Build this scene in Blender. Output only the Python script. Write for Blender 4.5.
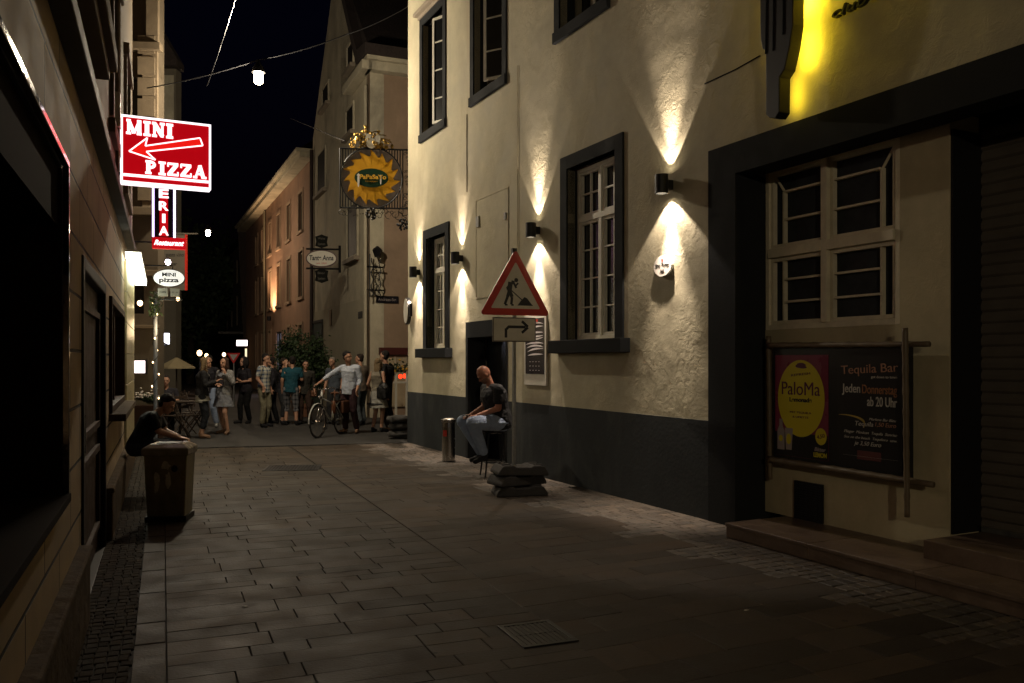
import bpy, bmesh, math, random
from mathutils import Vector, Matrix, Euler
random.seed(7)
R_ = math.radians
S = bpy.context.scene
for o in list(bpy.data.objects): bpy.data.objects.remove(o)
C = S.collection

# ------------------------------------------------------------------ camera, sky, exposure
cd = bpy.data.cameras.new('camera'); cam = bpy.data.objects.new('camera', cd); C.objects.link(cam)
cam.location = (0, 0, 1.6); cam.rotation_euler = (R_(90), 0, 0)
cd.sensor_width = 36; cd.lens = 850/1024*36; cd.shift_y = 19.5/1024
cd.clip_start = .03; cd.clip_end = 2000
S.camera = cam
W = bpy.data.worlds.new('World'); S.world = W; W.use_nodes = True
nt = W.node_tree; bgn = nt.nodes['Background']
sky = nt.nodes.new('ShaderNodeTexSky'); sky.sky_type = 'NISHITA'; sky.sun_disc = False
sky.sun_elevation = R_(-2.6); sky.sun_rotation = R_(200); sky.ozone_density = 4
nt.links.new(sky.outputs[0], bgn.inputs[0]); bgn.inputs[1].default_value = .026
S.view_settings.view_transform = 'Standard'; S.view_settings.look = 'None'
S.view_settings.exposure = .15; S.view_settings.gamma = 1; S.view_settings.use_curve_mapping = False

LK = 1.0
def lamp(kind, loc, power, col, size=.05, name='lamp_light', direction=None, spot=None, blend=.3, parent=None, sx=None, sy=None):
    l = bpy.data.lights.new(name, kind); l.energy = power*LK; l.color = col
    if kind in ('POINT', 'SPOT'): l.shadow_soft_size = size
    if kind == 'SPOT': l.spot_size = R_(spot); l.spot_blend = blend
    if kind == 'AREA': l.shape = 'RECTANGLE'; l.size = sx; l.size_y = sy
    o = bpy.data.objects.new(name, l); C.objects.link(o); o.location = loc
    if direction: o.rotation_euler = Vector(direction).to_track_quat('-Z', 'Y').to_euler()
    if parent: o.parent = parent
    return o

# ------------------------------------------------------------------ measuring: pixel -> point on a facade plane
F, CX, HY, CH = 850., 512., 361., 1.6
class Plane:
    def __init__(s, o, d):
        L = math.hypot(*d); s.o = o; s.u = (d[0]/L, d[1]/L); s.v = (-s.u[1], s.u[0]); s.a = math.atan2(s.u[1], s.u[0])
    def p(s, px, py, d=0):
        ox = s.o[0]+s.v[0]*d; oy = s.o[1]+s.v[1]*d; k = (px-CX)/F
        Y = (ox*s.v[0]+oy*s.v[1])/(k*s.v[0]+s.v[1]); X = k*Y
        return ((X-ox)*s.u[0]+(Y-oy)*s.u[1], CH-(py-HY)/F*Y)
    def w(s, x, d, z=0): return Vector((s.o[0]+s.u[0]*x+s.v[0]*d, s.o[1]+s.u[1]*x+s.v[1]*d, z))
RF = Plane((2.15, 8.19), (.4915, -1))          # right facade: x towards the camera, d into the building
LF = Plane((-2.18, 4.22), (-.4106, 1))         # left facade: x away from the camera
def at(px, py, Y): return Vector(((px-CX)/F*Y, Y, CH-(py-HY)/F*Y))

# ------------------------------------------------------------------ materials
MATS = {}
def mat(name, col, rough=.7, var=.0, vs=3., bump=0., bs=30., metal=0., em=None, es=0., spec=.4, attr=None, stain=None, stains=1.2, fine=0):
    if name in MATS: return MATS[name]
    m = bpy.data.materials.new(name); m.use_nodes = True; n = m.node_tree; b = n.nodes['Principled BSDF']
    b.inputs['Base Color'].default_value = (*col, 1); b.inputs['Roughness'].default_value = rough
    b.inputs['Metallic'].default_value = metal; b.inputs['Specular IOR Level'].default_value = spec
    tc = n.nodes.new('ShaderNodeTexCoord')
    src = None
    if attr:
        a = n.nodes.new('ShaderNodeAttribute'); a.attribute_name = attr
        mx = n.nodes.new('ShaderNodeMixRGB'); mx.blend_type = 'MULTIPLY'; mx.inputs[0].default_value = 1
        mx.inputs[1].default_value = (*col, 1); n.links.new(a.outputs[0], mx.inputs[2]); src = mx.outputs[0]
    if var:
        no = n.nodes.new('ShaderNodeTexNoise'); no.inputs['Scale'].default_value = vs; no.inputs['Detail'].default_value = 8; no.inputs['Roughness'].default_value = .65
        n.links.new(tc.outputs['Object'], no.inputs['Vector'])
        mr = n.nodes.new('ShaderNodeMapRange'); mr.inputs[1].default_value = .3; mr.inputs[2].default_value = .7
        mr.inputs[3].default_value = 1-var; mr.inputs[4].default_value = 1+var*.6; n.links.new(no.outputs[0], mr.inputs[0])
        mx = n.nodes.new('ShaderNodeVectorMath'); mx.operation = 'SCALE'
        if src: n.links.new(src, mx.inputs[0])
        else: mx.inputs[0].default_value = col
        n.links.new(mr.outputs[0], mx.inputs['Scale']); src = mx.outputs[0]
        rr = n.nodes.new('ShaderNodeMapRange'); rr.inputs[1].default_value = .3; rr.inputs[2].default_value = .7
        rr.inputs[3].default_value = max(0, rough-.12); rr.inputs[4].default_value = min(1, rough+.12); n.links.new(no.outputs[0], rr.inputs[0]); n.links.new(rr.outputs[0], b.inputs['Roughness'])
    if stain:
        no = n.nodes.new('ShaderNodeTexNoise'); no.inputs['Scale'].default_value = stains; no.inputs['Detail'].default_value = 10; no.inputs['Roughness'].default_value = .7; no.inputs['Distortion'].default_value = .6
        mp = n.nodes.new('ShaderNodeMapping'); mp.inputs['Scale'].default_value = (1, 1, .45); mp.inputs['Location'].default_value = (3, 1, 7)
        n.links.new(tc.outputs['Object'], mp.inputs[0]); n.links.new(mp.outputs[0], no.inputs['Vector'])
        mr = n.nodes.new('ShaderNodeMapRange'); mr.inputs[1].default_value = .5; mr.inputs[2].default_value = .72; mr.inputs[4].default_value = .75; n.links.new(no.outputs[0], mr.inputs[0])
        mx = n.nodes.new('ShaderNodeMixRGB'); n.links.new(mr.outputs[0], mx.inputs[0])
        if src: n.links.new(src, mx.inputs[1])
        else: mx.inputs[1].default_value = (*col, 1)
        mx.inputs[2].default_value = (*stain, 1); src = mx.outputs[0]
    if src: n.links.new(src, b.inputs['Base Color'])
    if bump:
        prev = None
        for sc, st, dt in ([(bs, bump, 6)] + ([(bs/7., bump, 4)] if fine else [])):
            no = n.nodes.new('ShaderNodeTexNoise'); no.inputs['Scale'].default_value = sc; no.inputs['Detail'].default_value = dt
            n.links.new(tc.outputs['Object'], no.inputs['Vector'])
            bp = n.nodes.new('ShaderNodeBump'); bp.inputs['Strength'].default_value = st; bp.inputs['Distance'].default_value = .5/sc
            n.links.new(no.outputs[0], bp.inputs['Height'])
            if prev: n.links.new(prev, bp.inputs['Normal'])
            prev = bp.outputs[0]
        n.links.new(prev, b.inputs['Normal'])
    if em:
        b.inputs['Emission Color'].default_value = (*em, 1); b.inputs['Emission Strength'].default_value = es
    MATS[name] = m; return m

def stucco(name, col, stain, relief=1.0):
    m = mat(name, col, .85, var=.26, vs=1.1, stain=stain, stains=.8)
    n = m.node_tree; b = n.nodes['Principled BSDF']; tc = n.nodes['Texture Coordinate']
    def N(t): return n.nodes.new(t)
    # hand-thrown plaster: fine grain, trowel swirls and rough patches that come and go
    n1 = N('ShaderNodeTexNoise'); n1.inputs['Scale'].default_value = 55; n1.inputs['Detail'].default_value = 6
    n2 = N('ShaderNodeTexNoise'); n2.inputs['Scale'].default_value = 9; n2.inputs['Detail'].default_value = 9; n2.inputs['Distortion'].default_value = 1.2; n2.inputs['Roughness'].default_value = .62
    n3 = N('ShaderNodeTexNoise'); n3.inputs['Scale'].default_value = 1.1; n3.inputs['Detail'].default_value = 3
    n4 = N('ShaderNodeTexNoise'); n4.inputs['Scale'].default_value = 1.6; n4.inputs['Detail'].default_value = 2
    vo = N('ShaderNodeTexVoronoi'); vo.feature = 'DISTANCE_TO_EDGE'; vo.inputs['Scale'].default_value = 2.2
    nd = N('ShaderNodeMixRGB'); nd.inputs[0].default_value = .25
    n.links.new(tc.outputs['Object'], nd.inputs[1]); n.links.new(n2.outputs[1], nd.inputs[2]); n.links.new(nd.outputs[0], vo.inputs['Vector'])
    for q in (n1, n2, n3, n4): n.links.new(tc.outputs['Object'], q.inputs['Vector'])
    mk = N('ShaderNodeMapRange'); mk.inputs[1].default_value = .42; mk.inputs[2].default_value = .62; mk.inputs[3].default_value = .12; n.links.new(n3.outputs[0], mk.inputs[0])
    a = N('ShaderNodeMath'); a.operation = 'MULTIPLY'; n.links.new(n2.outputs[0], a.inputs[0]); n.links.new(mk.outputs[0], a.inputs[1])
    b1 = N('ShaderNodeBump'); b1.inputs['Strength'].default_value = .45*relief; b1.inputs['Distance'].default_value = .05; n.links.new(n4.outputs[0], b1.inputs['Height'])
    b2 = N('ShaderNodeBump'); b2.inputs['Strength'].default_value = .45*relief; b2.inputs['Distance'].default_value = .03; n.links.new(a.outputs[0], b2.inputs['Height']); n.links.new(b1.outputs[0], b2.inputs['Normal'])
    b3 = N('ShaderNodeBump'); b3.inputs['Strength'].default_value = .3*relief; b3.inputs['Distance'].default_value = .005; n.links.new(n1.outputs[0], b3.inputs['Height']); n.links.new(b2.outputs[0], b3.inputs['Normal'])
    cr = N('ShaderNodeMapRange'); cr.inputs[1].default_value = 0; cr.inputs[2].default_value = .006; n.links.new(vo.outputs[0], cr.inputs[0])
    b4 = N('ShaderNodeBump'); b4.inputs['Strength'].default_value = .25; b4.inputs['Distance'].default_value = .004; n.links.new(cr.outputs[0], b4.inputs['Height']); n.links.new(b3.outputs[0], b4.inputs['Normal'])
    n.links.new(b4.outputs[0], b.inputs['Normal'])
    return m

def ashlar(name, col, stain):
    m = mat(name, col, .8, var=.2, vs=2.5, stain=stain, stains=1.5)
    n = m.node_tree; b = n.nodes['Principled BSDF']; tc = n.nodes['Texture Coordinate']
    sp = n.nodes.new('ShaderNodeSeparateXYZ'); cb = n.nodes.new('ShaderNodeCombineXYZ'); n.links.new(tc.outputs['Object'], sp.inputs[0])
    n.links.new(sp.outputs[0], cb.inputs[0]); n.links.new(sp.outputs[2], cb.inputs[1])
    br = n.nodes.new('ShaderNodeTexBrick'); n.links.new(cb.outputs[0], br.inputs['Vector'])
    br.inputs['Scale'].default_value = 1; br.inputs['Brick Width'].default_value = 1.12; br.inputs['Row Height'].default_value = .332
    br.inputs['Mortar Size'].default_value = .011; br.inputs['Mortar Smooth'].default_value = .3
    src = b.inputs['Base Color'].links[0].from_socket
    mx = n.nodes.new('ShaderNodeMixRGB'); n.links.new(br.outputs['Fac'], mx.inputs[0]); n.links.new(src, mx.inputs[1]); mx.inputs[2].default_value = (.015, .013, .01, 1)
    n.links.new(mx.outputs[0], b.inputs['Base Color'])
    inv = n.nodes.new('ShaderNodeMath'); inv.operation = 'SUBTRACT'; inv.inputs[0].default_value = 1; n.links.new(br.outputs['Fac'], inv.inputs[1])
    bp = n.nodes.new('ShaderNodeBump'); bp.inputs['Strength'].default_value = 1; bp.inputs['Distance'].default_value = .012; n.links.new(inv.outputs[0], bp.inputs['Height'])
    no = n.nodes.new('ShaderNodeTexNoise'); no.inputs['Scale'].default_value = 60; n.links.new(tc.outputs['Object'], no.inputs['Vector'])
    b2 = n.nodes.new('ShaderNodeBump'); b2.inputs['Strength'].default_value = .25; b2.inputs['Distance'].default_value = .004; n.links.new(no.outputs[0], b2.inputs['Height']); n.links.new(bp.outputs[0], b2.inputs['Normal'])
    n.links.new(b2.outputs[0], b.inputs['Normal'])
    return m

def plaid(name, c1, c2, sc):
    m = mat(name, c1, .85); n = m.node_tree; b = n.nodes['Principled BSDF']; tc = n.nodes['Texture Coordinate']
    sp = n.nodes.new('ShaderNodeSeparateXYZ'); n.links.new(tc.outputs['Object'], sp.inputs[0])
    acc = None
    for k in (0, 2):
        mu = n.nodes.new('ShaderNodeMath'); mu.operation = 'MULTIPLY'; mu.inputs[1].default_value = sc; n.links.new(sp.outputs[k], mu.inputs[0])
        fr = n.nodes.new('ShaderNodeMath'); fr.operation = 'FRACT'; n.links.new(mu.outputs[0], fr.inputs[0])
        gt = n.nodes.new('ShaderNodeMath'); gt.operation = 'GREATER_THAN'; gt.inputs[1].default_value = .6; n.links.new(fr.outputs[0], gt.inputs[0])
        if acc:
            ad = n.nodes.new('ShaderNodeMath'); ad.operation = 'ADD'; n.links.new(acc, ad.inputs[0]); n.links.new(gt.outputs[0], ad.inputs[1])
            hf = n.nodes.new('ShaderNodeMath'); hf.operation = 'MULTIPLY'; hf.inputs[1].default_value = .5; n.links.new(ad.outputs[0], hf.inputs[0]); acc = hf.outputs[0]
        else: acc = gt.outputs[0]
    mx = n.nodes.new('ShaderNodeMixRGB'); n.links.new(acc, mx.inputs[0]); mx.inputs[1].default_value = (*c1, 1); mx.inputs[2].default_value = (*c2, 1)
    n.links.new(mx.outputs[0], b.inputs['Base Color']); return m

M = dict(
 infillsash=mat('old_window_paint', (.70, .63, .46), .6, var=.15, vs=7),
 farglass=mat('far_glass', (.012, .011, .010), .6, spec=.15),
 cream=stucco('cream_stucco', (.45, .405, .28), (.32, .275, .185), 1.0),
 plinth=mat('grey_plinth_paint', (.036, .040, .042), .8, spec=.15, var=.3, vs=1.3, bump=.12, bs=30, stain=(.07, .072, .068), stains=1.6),
 surround=mat('dark_window_surround', (.022, .0235, .025), .85, spec=.1, var=.15, bump=.15, bs=60),
 sash=mat('window_paint', (.66, .63, .53), .5, var=.1, vs=8),
 olivesash=mat('dull_window_paint', (.20, .175, .12), .55, var=.2, vs=8),
 glass=mat('dark_glass', (.008, .009, .010), .22, spec=.5),
 black=mat('matt_black', (.008, .008, .009), .5),
 blackgloss=mat('gloss_black', (.006, .006, .007), .16, spec=.6),
 infill=stucco('infill_plaster', (.50, .43, .27), (.36, .30, .19), .4),
 slab=mat('paving_slab', (.052, .038, .0255), .68, var=.3, vs=3, bump=.3, bs=50, attr='tone', spec=.22, stain=(.032, .026, .019), stains=.9),
 leftstone=mat('left_stone', (.17, .13, .085), .85, var=.2, vs=5, bump=.2, bs=40, spec=.2), darkcobble=mat('dark_cobble', (.036, .028, .02), .9, var=.3, vs=14, bump=.4, bs=60, attr='tone', spec=.1),
 cobble=mat('cobble', (.07, .054, .038), .6, var=.3, vs=14, bump=.4, bs=60, attr='tone', spec=.5),
 joint=mat('joint_dirt', (.022, .018, .014), .95, var=.3, vs=9),
 asphalt=mat('asphalt', (.04, .037, .034), .8, var=.35, vs=1.7, bump=.5, bs=90),
 ashlar=ashlar('ashlar_render', (.38, .28, .17), (.26, .185, .11)),
 leftplinth=mat('stone_plinth', (.09, .064, .04), .9, spec=.1, var=.3, vs=4, bump=.4, bs=30, fine=1),
 stoneband=mat('stone_band', (.24, .2, .15), .75, var=.2, vs=5, bump=.2, bs=40),
 darkwood=mat('dark_timber', (.045, .022, .013), .6, spec=.2, var=.3, vs=6),
 steel=mat('polished_steel', (.45, .42, .42), .12, metal=1, var=.05, vs=20),
 bsteel=mat('brushed_steel', (.6, .58, .55), .22, metal=1, var=.02, vs=3),
 iron=mat('wrought_iron', (.012, .012, .013), .45, metal=.3),
 gold=mat('gilded_iron', (.42, .27, .07), .35, metal=.8, var=.3, vs=30),
 stepstone=mat('step_stone', (.15, .105, .075), .4, var=.3, vs=6, bump=.25, bs=30),
 bamboo=mat('bamboo', (.15, .11, .065), .5, var=.25, vs=9),
 shutter=mat('roller_shutter', (.13, .11, .09), .5, var=.2, vs=3),
 rubber=mat('recycled_rubber', (.032, .029, .026), .8, var=.4, vs=18, bump=.6, bs=50),
 zinc=mat('galvanised', (.28, .28, .27), .45, metal=.8, var=.25, vs=20),
 white=mat('white_paint', (.75, .74, .70), .5), whiteb=mat('weathered_white', (.55, .52, .44), .5, var=.12, vs=8),
 red=mat('sign_red', (.42, .03, .02), .4, var=.12, vs=8),
 sun=mat('sun_yellow', (.66, .34, .014), .5, var=.08), green=mat('sign_green', (.01, .04, .02), .4),
 cab=mat('cabinet_paint', (.27, .24, .16), .45, var=.35, vs=6, stain=(.05, .045, .03), stains=4),
 cabtop=mat('cabinet_lid', (.30, .28, .22), .22, var=.3, vs=9),
 paper=mat('torn_paper', (.7, .66, .56), .8, var=.3, vs=30),
 pink=stucco('pink_render', (.30, .19, .13), (.21, .13, .09), .4),
 creamb=stucco('pale_render', (.50, .45, .33), (.17, .155, .125), .4),
 tan=stucco('tan_render', (.33, .235, .16), (.25, .18, .12), .4),
 greyb=stucco('grey_render', (.14, .12, .09), (.09, .08, .06), .4),
 roof=mat('dark_roof', (.035, .025, .022), .8, var=.3, vs=4, bump=.5, bs=12),
 brownwall=stucco('brown_render', (.11, .085, .055), (.07, .055, .038), .5),
 leaf=mat('leaves', (.035, .06, .022), .6, var=.5, vs=6), bark=mat('bark', (.05, .037, .025), .9, bump=.5, bs=20),
 terracotta=mat('terracotta', (.2, .09, .05), .8, var=.2),
 canvas=mat('parasol_canvas', (.42, .34, .20), .8, var=.1), wicker=mat('chair_timber', (.045, .03, .02), .6),
 skin=mat('skin', (.42, .23, .15), .5, var=.1, vs=12), skin2=mat('tanned_skin', (.34, .15, .095), .45, var=.12, vs=14),
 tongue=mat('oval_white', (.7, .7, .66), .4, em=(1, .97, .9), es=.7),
)
def emat(name, col, s): return mat(name, col, .5, em=col, es=s)
E_white = emat('lit_white', (1, .93, .85), 14); E_sign_white = emat('sign_lit_white', (1, .9, .94), 1.6)
E_sign_red = emat('sign_lit_red', (.5, .0015, .006), .75); E_red2 = emat('arrow_lit_red', (.9, .012, .008), .85)
E_violet = emat('sign_edge_glow', (.75, .55, 1), 3.5)
E_box = emat('canopy_lit', (.95, 1, .85), 7); E_warm = emat('lit_warm', (1, .66, .32), 7); E_bulb = emat('bulb', (1, .82, .55), 90)
E_shop = emat('shop_lit', (.85, .8, 1), 3.5); E_menu = emat('menu_lit', (1, .85, .85), 2.4); E_win = emat('window_warm', (1, .55, .22), .35)
E_yellow = emat('led_yellow', (1, .72, .02), 22); E_redlamp = emat('red_lantern_lit', (1, .04, .01), 2.2)
E_lens = emat('sconce_lens', (1, .85, .6), 30)

# ------------------------------------------------------------------ mesh helpers
def bx(b, x0, x1, y0, y1, z0, z1):
    vs = [b.verts.new(p) for p in ((x0,y0,z0),(x1,y0,z0),(x1,y1,z0),(x0,y1,z0),(x0,y0,z1),(x1,y0,z1),(x1,y1,z1),(x0,y1,z1))]
    for f in ((0,3,2,1),(4,5,6,7),(0,1,5,4),(1,2,6,5),(2,3,7,6),(3,0,4,7)): b.faces.new([vs[i] for i in f])
def frame_of(t):
    t = t.normalized(); a = Vector((0, 0, 1)) if abs(t.z) < .9 else Vector((1, 0, 0))
    s = t.cross(a).normalized(); return s, s.cross(t).normalized()
def rings(b, rs, cap=True):
    for i in range(len(rs)-1):
        n = len(rs[i])
        for k in range(n): b.faces.new((rs[i][k], rs[i][(k+1) % n], rs[i+1][(k+1) % n], rs[i+1][k]))
    if cap:
        b.faces.new(list(reversed(rs[0]))); b.faces.new(rs[-1])
def tube(b, pts, r, seg=8, closed=False):
    pts = [Vector(p) for p in pts]; rs = []
    n = len(pts)
    for i, p in enumerate(pts):
        if closed: t = pts[(i+1) % n]-pts[i-1]
        else: t = pts[min(i+1, n-1)]-pts[max(i-1, 0)]
        s, u = frame_of(t); rr = r[i] if isinstance(r, (list, tuple)) else r
        rs.append([b.verts.new(p+s*rr*math.cos(2*math.pi*k/seg)+u*rr*math.sin(2*math.pi*k/seg)) for k in range(seg)])
    if closed: rs.append(rs[0]); rings(b, rs, False)
    else: rings(b, rs)
def lathe(b, prof, seg=20, c=(0, 0, 0)):
    rs = [[b.verts.new((c[0]+r*math.cos(2*math.pi*k/seg), c[1]+r*math.sin(2*math.pi*k/seg), c[2]+z)) for k in range(seg)] for r, z in prof]
    rings(b, rs)
def prism(b, poly, y0, y1):       # polygon in x,z; thickness along y
    A = [b.verts.new((x, y0, z)) for x, z in poly]; B = [b.verts.new((x, y1, z)) for x, z in poly]; n = len(poly)
    b.faces.new(A); b.faces.new(list(reversed(B)))
    for k in range(n): b.faces.new((A[(k+1) % n], A[k], B[k], B[(k+1) % n]))
def ell(b, c, r, seg=12, rg=8, mtx=None):
    m = Matrix.Translation(c) @ (mtx.to_4x4() if mtx else Matrix.Identity(4)) @ Matrix.Diagonal((*r, 1))
    bmesh.ops.create_uvsphere(b, u_segments=seg, v_segments=rg, radius=1, matrix=m)
def nb(): return bmesh.new()
def obj(name, b, m, parent=None, smooth=False, bevel=0, recalc=True):
    if recalc: bmesh.ops.recalc_face_normals(b, faces=b.faces)
    me = bpy.data.meshes.new(name); b.to_mesh(me); b.free()
    if smooth:
        for p in me.polygons: p.use_smooth = True
    me.materials.append(m)
    o = bpy.data.objects.new(name, me); C.objects.link(o)
    if parent: o.parent = parent
    if bevel:
        md = o.modifiers.new('bevel', 'BEVEL'); md.width = bevel; md.segments = 2; md.limit_method = 'ANGLE'
    return o
def box(name, m, x0, x1, y0, y1, z0, z1, parent=None, bevel=0):
    b = nb(); bx(b, x0, x1, y0, y1, z0, z1); return obj(name, b, m, parent, bevel=bevel)
def tag(o, label, cat, group=None, kind=None):
    o['label'] = label; o['category'] = cat
    if group: o['group'] = group
    if kind: o['kind'] = kind
    return o
def thing(name, label, cat, loc=(0, 0, 0), rz=0, group=None):
    o = bpy.data.objects.new(name, None); C.objects.link(o); o.location = loc; o.rotation_euler = (0, 0, rz); o.empty_display_size = .1
    return tag(o, label, cat, group)
def struct(o): o['kind'] = 'structure'; return o
def text(s, m, parent, x, y, z, h, width=None, extrude=.0015, bold=0, shear=0, align='CENTER', rot=0, name='lettering'):
    cu = bpy.data.curves.new('t', 'FONT'); cu.body = s; cu.size = 1; cu.align_x = align; cu.align_y = 'CENTER'; cu.extrude = .01; cu.offset = bold; cu.shear = shear
    t = bpy.data.objects.new('t', cu); C.objects.link(t)
    bpy.context.view_layer.update()
    me = bpy.data.meshes.new_from_object(t.evaluated_get(bpy.context.evaluated_depsgraph_get())); me.name = name
    bpy.data.objects.remove(t); bpy.data.curves.remove(cu)
    xs = [v.co.x for v in me.vertices]; ys = [v.co.y for v in me.vertices]
    if not xs: return None
    cap = .72; k = h/cap; kx = k if not width else width/(max(xs)-min(xs))
    mx = (max(xs)+min(xs))/2 if align == 'CENTER' else (min(xs) if align == 'LEFT' else max(xs)); my = .0 if not width else 0
    my = (max(ys)+min(ys))/2
    me.transform(Matrix.Diagonal((kx, k, extrude/.01, 1)) @ Matrix.Translation((-mx, -my, 0)))
    me.materials.append(m)
    o = bpy.data.objects.new(name, me); C.objects.link(o); o.parent = parent; o.location = (x, y, z)
    o.rotation_euler = Euler((R_(90), 0, 0)).to_matrix().to_4x4().to_euler()
    if rot: o.rotation_euler = (Matrix.Rotation(-rot, 4, 'Y') @ Matrix.Rotation(R_(90), 4, 'X')).to_euler()
    return o

def wall(name, m, x0, x1, z0, z1, y, depth, holes, parent, top=None):
    """solid front at local y with rectangular openings (x0,x1,z0,z1) cut right through"""
    b = nb()
    xs = sorted({x0, x1, *[h[0] for h in holes], *[h[1] for h in holes]}); zs = sorted({z0, z1, *[h[2] for h in holes], *[h[3] for h in holes]})
    xs = [x for x in xs if x0 <= x <= x1]; zs = [z for z in zs if z0 <= z <= z1]
    V = {}
    def v(x, yy, z):
        k = (round(x, 4), round(yy, 4), round(z, 4))
        if k not in V: V[k] = b.verts.new((x, yy, z))
        return V[k]
    def hole(i, j):
        if i < 0 or j < 0 or i >= len(xs)-1 or j >= len(zs)-1: return None
        cx = (xs[i]+xs[i+1])/2; cz = (zs[j]+zs[j+1])/2
        return any(h[0] < cx < h[1] and h[2] < cz < h[3] for h in holes)
    for i in range(len(xs)-1):
        for j in range(len(zs)-1):
            if hole(i, j): continue
            X0, X1, Z0, Z1 = xs[i], xs[i+1], zs[j], zs[j+1]
            b.faces.new((v(X0, y, Z0), v(X1, y, Z0), v(X1, y, Z1), v(X0, y, Z1)))
            b.faces.new((v(X0, y+depth, Z0), v(X0, y+depth, Z1), v(X1, y+depth, Z1), v(X1, y+depth, Z0)))
            if hole(i-1, j) is not False: b.faces.new((v(X0, y, Z0), v(X0, y, Z1), v(X0, y+depth, Z1), v(X0, y+depth, Z0)))
            if hole(i+1, j) is not False: b.faces.new((v(X1, y, Z0), v(X1, y+depth, Z0), v(X1, y+depth, Z1), v(X1, y, Z1)))
            if hole(i, j-1) is not False: b.faces.new((v(X0, y, Z0), v(X0, y+depth, Z0), v(X1, y+depth, Z0), v(X1, y, Z0)))
            if hole(i, j+1) is not False: b.faces.new((v(X0, y, Z1), v(X1, y, Z1), v(X1, y+depth, Z1), v(X0, y+depth, Z1)))
    return obj(name, b, m, parent, recalc=False)

def rframe(b, x0, x1, z0, z1, w, y0, y1, wb=None):
    """rectangular frame, four bars butted end to end"""
    wb = w if wb is None else wb
    bx(b, x0, x0+w, y0, y1, z0, z1); bx(b, x1-w, x1, y0, y1, z0, z1)
    bx(b, x0+w, x1-w, y0, y1, z1-w, z1); bx(b, x0+w, x1-w, y0, y1, z0, z0+wb)

# ================================================================== GROUND
def tone_mesh(name, quads, tones, m, drop=.012, inset=.004):
    """each quad a stone: bevelled top, own tone"""
    V = []; Fc = []; T = []
    for q, t in zip(quads, tones):
        c = Vector((sum(p[0] for p in q)/4, sum(p[1] for p in q)/4, 0)); base = len(V)
        tz = [random.uniform(-.0018, .0012) for _ in range(4)]
        for p, dz in zip(q, tz):
            p = Vector((p[0], p[1], 0)); d = (c-p).normalized()
            V.append(tuple(p+d*inset*.6+Vector((0, 0, -drop)))); 
        for p, dz in zip(q, tz):
            p = Vector((p[0], p[1], 0)); d = (c-p).normalized()
            V.append(tuple(p+d*inset*1.1+Vector((0, 0, dz-.003))))
        for p, dz in zip(q, tz):
            p = Vector((p[0], p[1], 0)); d = (c-p).normalized()
            V.append(tuple(p+d*(inset*2.6)+Vector((0, 0, dz))))
        for l in (0, 4):
            for k in range(4): Fc.append((base+l+k, base+l+(k+1) % 4, base+l+4+(k+1) % 4, base+l+4+k))
        Fc.append(tuple(base+8+k for k in range(4))); T += [t]*12
    me = bpy.data.meshes.new(name); me.from_pydata(V, [], Fc); me.materials.append(m)
    a = me.color_attributes.new('tone', 'FLOAT_COLOR', 'POINT')
    for i, t in enumerate(T): a.data[i].color = (t[0], t[1], t[2], 1)
    bm_ = nb(); bm_.from_mesh(me); bmesh.ops.recalc_face_normals(bm_, faces=bm_.faces); bm_.to_mesh(me); bm_.free()
    o = bpy.data.objects.new(name, me); C.objects.link(o); return struct(o)
def rt(a=.34):
    v = 1+random.uniform(-a, a); h = random.uniform(-.06, .06); return (v*(1+h), v, v*(1-h))

b = nb(); vs = [b.verts.new(p) for p in ((-300, -60, -.012), (300, -60, -.012), (300, 600, -.012), (-300, 600, -.012))]; b.faces.new(vs)
struct(obj('ground', b, M['joint']))
b = nb(); pl = [(-60, 16.9), (-7.2, 15.3), (-1.9, 16.7), (40, 28), (40, 300), (-60, 300)]
b.faces.new([b.verts.new((x, y, -.006)) for x, y in pl]); struct(obj('road', b, M['asphalt']))
# rows of slabs, left field (square to the left houses)
mid0 = Vector((-1.0, 8.14)); midd = Vector((-.405, 1)).normalized()
endA, endB = Vector((-7.2, 15.3)), Vector((-1.9, 16.7))
def cut_end(p):    # is the point this side of the road edge
    d = endB-endA; return (p[0]-endA.x)*d.y-(p[1]-endA.y)*d.x > .0
quads = []; tones = []
x = -5.2
while x < 13:
    h = random.choice((.14, .17, .2, .24, .28)); 
    dm = 2.58; d = .43; 
    while d < dm-.02:
        w = random.uniform(.3, .78)
        if dm-(d+w) < .22: w = dm-d
        q = [LF.w(x, -d), LF.w(x+h, -d), LF.w(x+h, -d-w), LF.w(x, -d-w)]
        if all(cut_end((p.x, p.y)) for p in q): quads.append([(p.x, p.y) for p in q]); tones.append(rt())
        d += w
    x += h
tone_mesh('pavement', quads, tones, M['slab'], inset=.0028)
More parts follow.
